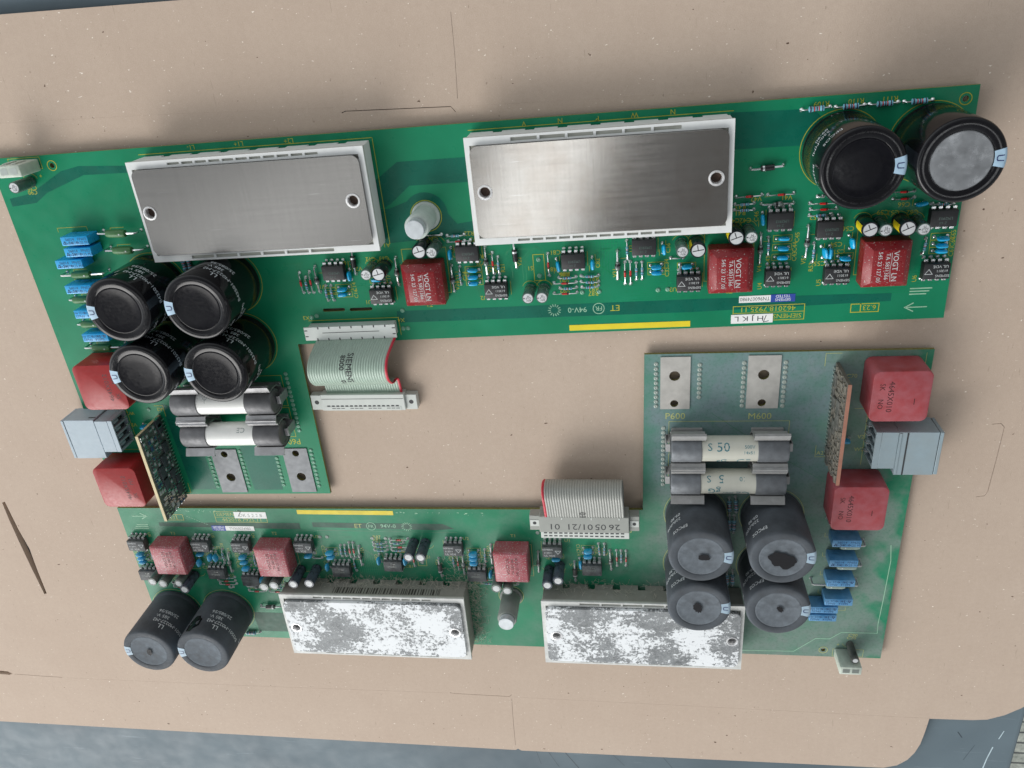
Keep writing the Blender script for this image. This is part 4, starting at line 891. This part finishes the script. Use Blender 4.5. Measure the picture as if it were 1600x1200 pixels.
# ------------------------------------------------------------------ dust fibres by the paste smeared modules
fb = MB(); rf = random.Random(9)
def fibre(x, y, z, sp):
    pts = []; p = Vector((x, y, z)); dirv = Vector((rf.uniform(-1, 1), rf.uniform(-1, 1), rf.uniform(-.3, .6))).normalized()
    for k in range(4):
        pts.append(tuple(p)); dirv = (dirv+Vector((rf.uniform(-.7, .7), rf.uniform(-.7, .7), rf.uniform(-.6, .5)))).normalized(); p = p+dirv*sp
        p.z = max(p.z, .02)
    fb.tube(pts, .0065, 3)
for k in range(1000):
    q = rf.random()
    if q < .40: fibre(*world_pt(lower, rf.uniform(21.3, 29.5), -4.62-abs(rf.gauss(0, .10)), rf.uniform(.02, .80)), .10)
    elif q < .72: fibre(*world_pt(lower, 21.15-abs(rf.gauss(0, .28)), rf.uniform(-5.3, -.4), rf.uniform(.02, .35)), .12)
    elif q < .82: fibre(*world_pt(lower, rf.uniform(20.2, 22.5), rf.uniform(-6.3, -4.8), rf.uniform(.02, .35)), .10)
    elif q < .93: fibre(*world_pt(lower, rf.uniform(12.5, 16.5), -4.62-abs(rf.gauss(0, .10)), rf.uniform(.02, .9)), .10)
    else: fibre(*world_pt(lower, rf.uniform(8, 12), -4.65-abs(rf.gauss(0, .08)), rf.uniform(.02, 1.2)), .12)
fo = fb.build('dust_fibres', mat('dust_fibre', lin(176, 172, 158), .9, var=.3, vscale=3)); tag(fo, 'grey fluffy dust fibres caught around the paste smeared modules', 'dust', kind='stuff')

# ------------------------------------------------------------------ cardboard, table, floor
def card_mat():
    m, nt, b, v = node_mat('cardboard')
    c = mix(nt, ramp(nt, noise(nt, v, .05, 3), .3, .7), lin(187, 168, 151), lin(194, 177, 161))
    c = mix(nt, ramp(nt, noise(nt, v, .45, 6, .65), .35, .7, 0, .30), c, lin(174, 154, 138))
    c = mix(nt, ramp(nt, noise(nt, v, 5.0, 6, .8), .30, .72, 0, .50), c, lin(170, 150, 134))
    c = mix(nt, ramp(nt, noise(nt, v, 26.0, 3, .8), .40, .70, 0, .35), c, lin(205, 192, 176))
    c = mix(nt, ramp(nt, noise(nt, v, 8, 2, .5, stretch=(1, .40, 1)), .73, .78, 0, .6), c, lin(134, 118, 105))
    c = mix(nt, ramp(nt, noise(nt, v, 5, 2, .4, stretch=(.7, 1, 1)), .775, .79), c, lin(92, 72, 60))
    c = mix(nt, ramp(nt, noise(nt, v, 10, 2, .5, stretch=(.6, 1, 1)), .265, .24), c, lin(236, 228, 216))
    c = mix(nt, ramp(nt, noise(nt, v, 4, 2, .5, stretch=(2.6, .22, 1)), .74, .76, 0, .35), c, lin(140, 122, 108))
    nt.links.new(c, b.inputs['Base Color']); b.inputs['Roughness'].default_value = .82; b.inputs['Specular IOR Level'].default_value = .3
    w = nt.nodes.new('ShaderNodeTexWave'); w.bands_direction = 'X'; w.inputs['Scale'].default_value = .52; w.inputs['Distortion'].default_value = 1.2
    w.inputs['Detail Scale'].default_value = .3; nt.links.new(v, w.inputs['Vector'])
    h = math_(nt, 'ADD', ramp(nt, noise(nt, v, 22, 4, .7), 0, 1, 0, .55), ramp(nt, w.outputs['Fac'], 0, 1, 0, .10))
    h = math_(nt, 'ADD', h, ramp(nt, noise(nt, v, .35, 4, .6), .3, .7, 0, .35))
    bump(nt, b, h, .30, .05)
    return m
CARD = card_mat()
zc = -.35
def seg_hole(pts, w):
    """a thin closed slit around an open polyline"""
    L_ = []; R_ = []
    for i, (x, y) in enumerate(pts):
        x0, y0 = pts[max(0, i-1)]; x1, y1 = pts[min(len(pts)-1, i+1)]; dd = Vector((x1-x0, y1-y0)).normalized(); n = Vector((-dd.y, dd.x))*w/2
        L_.append((x+n.x, y+n.y)); R_.append((x-n.x, y-n.y))
    return L_+R_[::-1]
outer = [(-30, 6.15), (10.4, 5.33), (60, 4.3+1.0), (60, -20), (50.5, -26), (48.6, -30.2), (47.9, -31.0), (47.2, -31.75), (46.5, -32.3), (45.7, -32.68), (45.0, -32.76), (42.8, -32.77), (42.72, -33.8), (42.6, -34.8), (42.4, -35.5), (42.1, -36.1), (41.6, -36.6), (40.9, -36.85), (20.15, -36.75), (19.95, -36.60), (19.78, -36.72), (-15, -36.14), (-30, -35.9)]
holes = [seg_hole([(16.05, .70), (16.2, .76), (20.55, .62), (20.72, .40)], .028), seg_hole([(20.86, .9), (20.95, 2.5), (20.98, 4.0)], .012),
         seg_hole([(16.3, -32.03), (16.8, -32.08), (19.85, -32.17), (19.97, -32.02)], .028), seg_hole([(19.95, -32.35), (19.86, -34.5), (19.82, -36.3)], .016),
         [(-7.38, -18.35), (-7.18, -18.30), (-7.12, -20.2), (-6.98, -21.6), (-7.10, -23.2), (-7.18, -24.9), (-7.36, -24.95), (-7.42, -23.0), (-7.44, -21.0), (-7.43, -19.5)],
         [(-14.5, -31.25), (-12.5, -31.45), (-12.25, -31.65), (-12.5, -31.75), (-14.5, -31.6)], seg_hole([(-12.1, -31.66), (-10.5, -31.75), (-8.8, -31.82)], .03),
         seg_hole([(42.9, -14.35), (43.25, -14.32), (43.42, -14.5), (43.38, -16), (43.30, -17.9), (43.2, -18.15), (42.85, -18.2)], .022)]
cb = MB(); cb.sheet(outer, holes, zc-.35, zc, 0)
card = cb.build('cardboard', CARD); tag(card, 'large flattened brown cardboard sheet lying under both circuit boards', 'cardboard', kind='structure')
cr = MB()
def ridge(pts, w=.08, h=.012): cr.tube([(x, y, zc-.0) for x, y in pts], [h*.32]*len(pts), 6)
for pts in ([(-2, 1.45), (8, 1.22), (16.0, .93)], [(20.9, .60), (30, .42), (44, .2)], [(-8.5, -31.85), (4, -32.0), (16.2, -32.05)], [(20.1, -32.2), (31, -32.45), (42.8, -32.75)]): ridge(pts)
cr.build('fold_line', CARD, card)

def table_mat():
    m, nt, b, v = node_mat('blue_grey_table')
    c = mix(nt, ramp(nt, noise(nt, v, .12, 4), .3, .7), lin(84, 98, 106), lin(102, 118, 126))
    c = mix(nt, ramp(nt, noise(nt, v, 1.2, 6, .7, stretch=(.2, 1.6, 1)), .62, .72, 0, .3), c, lin(150, 164, 172))
    nt.links.new(c, b.inputs['Base Color']); nt.links.new(ramp(nt, noise(nt, v, .8, 5), .3, .7, .55, .70), b.inputs['Roughness'])
    b.inputs['Specular IOR Level'].default_value = .35; bump(nt, b, noise(nt, v, .5, 3), .12, .1)
    return m
tb = MB(); b = bmesh.new(); bmesh.ops.create_cube(b, size=1)
for v in b.verts: v.co = (-70+(v.co.x+.5)*(117.9+.0), -80+(v.co.y+.5)*120, -3.2+(v.co.z+.5)*2.45)
bmesh.ops.bevel(b, geom=[e for e in b.edges if e.verts[0].co.z > -1.5 and e.verts[1].co.z > -1.5], offset=.45, segments=5, profile=.5, affect='EDGES')
tb.bm(b); table = tb.build('table', table_mat()); tag(table, 'smooth blue grey table top under the cardboard sheet', 'table', kind='structure')
sc = MB()
for pts, w in (([(46.9, -34.0), (46.75, -34.6)], .05), ([(46.55, -35.3), (46.4, -36.2), (46.3, -37.2)], .06)): sc.line(pts, w, -.745, 0)
for pts, w in (([(44.6, -34.2), (44.85, -34.6)], .05), ([(22.6, -37.0), (23.5, -38.6)], .05), ([(21.6, -37.0), (22.3, -38.6)], .025), ([(20.9, -36.9), (21.2, -38.4)], .02), ([(25.5, -37.1), (26.3, -38.2)], .02), ([(28.6, -37.3), (29.2, -38.3)], .02), ([(45.6, -35.2), (45.2, -36.4)], .02)): sc.line(pts, w, -.7455, 1)
sc.build('scratch', [mat('pale_scratch', lin(185, 205, 212), .4), mat('dark_scratch', lin(48, 60, 68), .5)], table)
def floor_mat():
    m, nt, b, v = node_mat('concrete_floor')
    c = mix(nt, ramp(nt, noise(nt, v, .5, 6, .7), .3, .7), lin(120, 126, 120), lin(186, 190, 180)); nt.links.new(c, b.inputs['Base Color'])
    w = nt.nodes.new('ShaderNodeTexWave'); w.inputs['Scale'].default_value = .12; w.bands_direction = 'Y'; nt.links.new(v, w.inputs['Vector'])
    c2 = mix(nt, ramp(nt, w.outputs['Fac'], .0, .12), lin(60, 64, 66), c); nt.links.new(c2, b.inputs['Base Color'])
    b.inputs['Roughness'].default_value = .8; bump(nt, b, noise(nt, v, 1.5, 5), .5, .3); return m
fl = MB(); fl.box(-400, 500, -500, 400, -76, -74); tag(fl.build('floor', floor_mat()), 'pale grey floor seen past the table edge', 'floor', kind='structure')
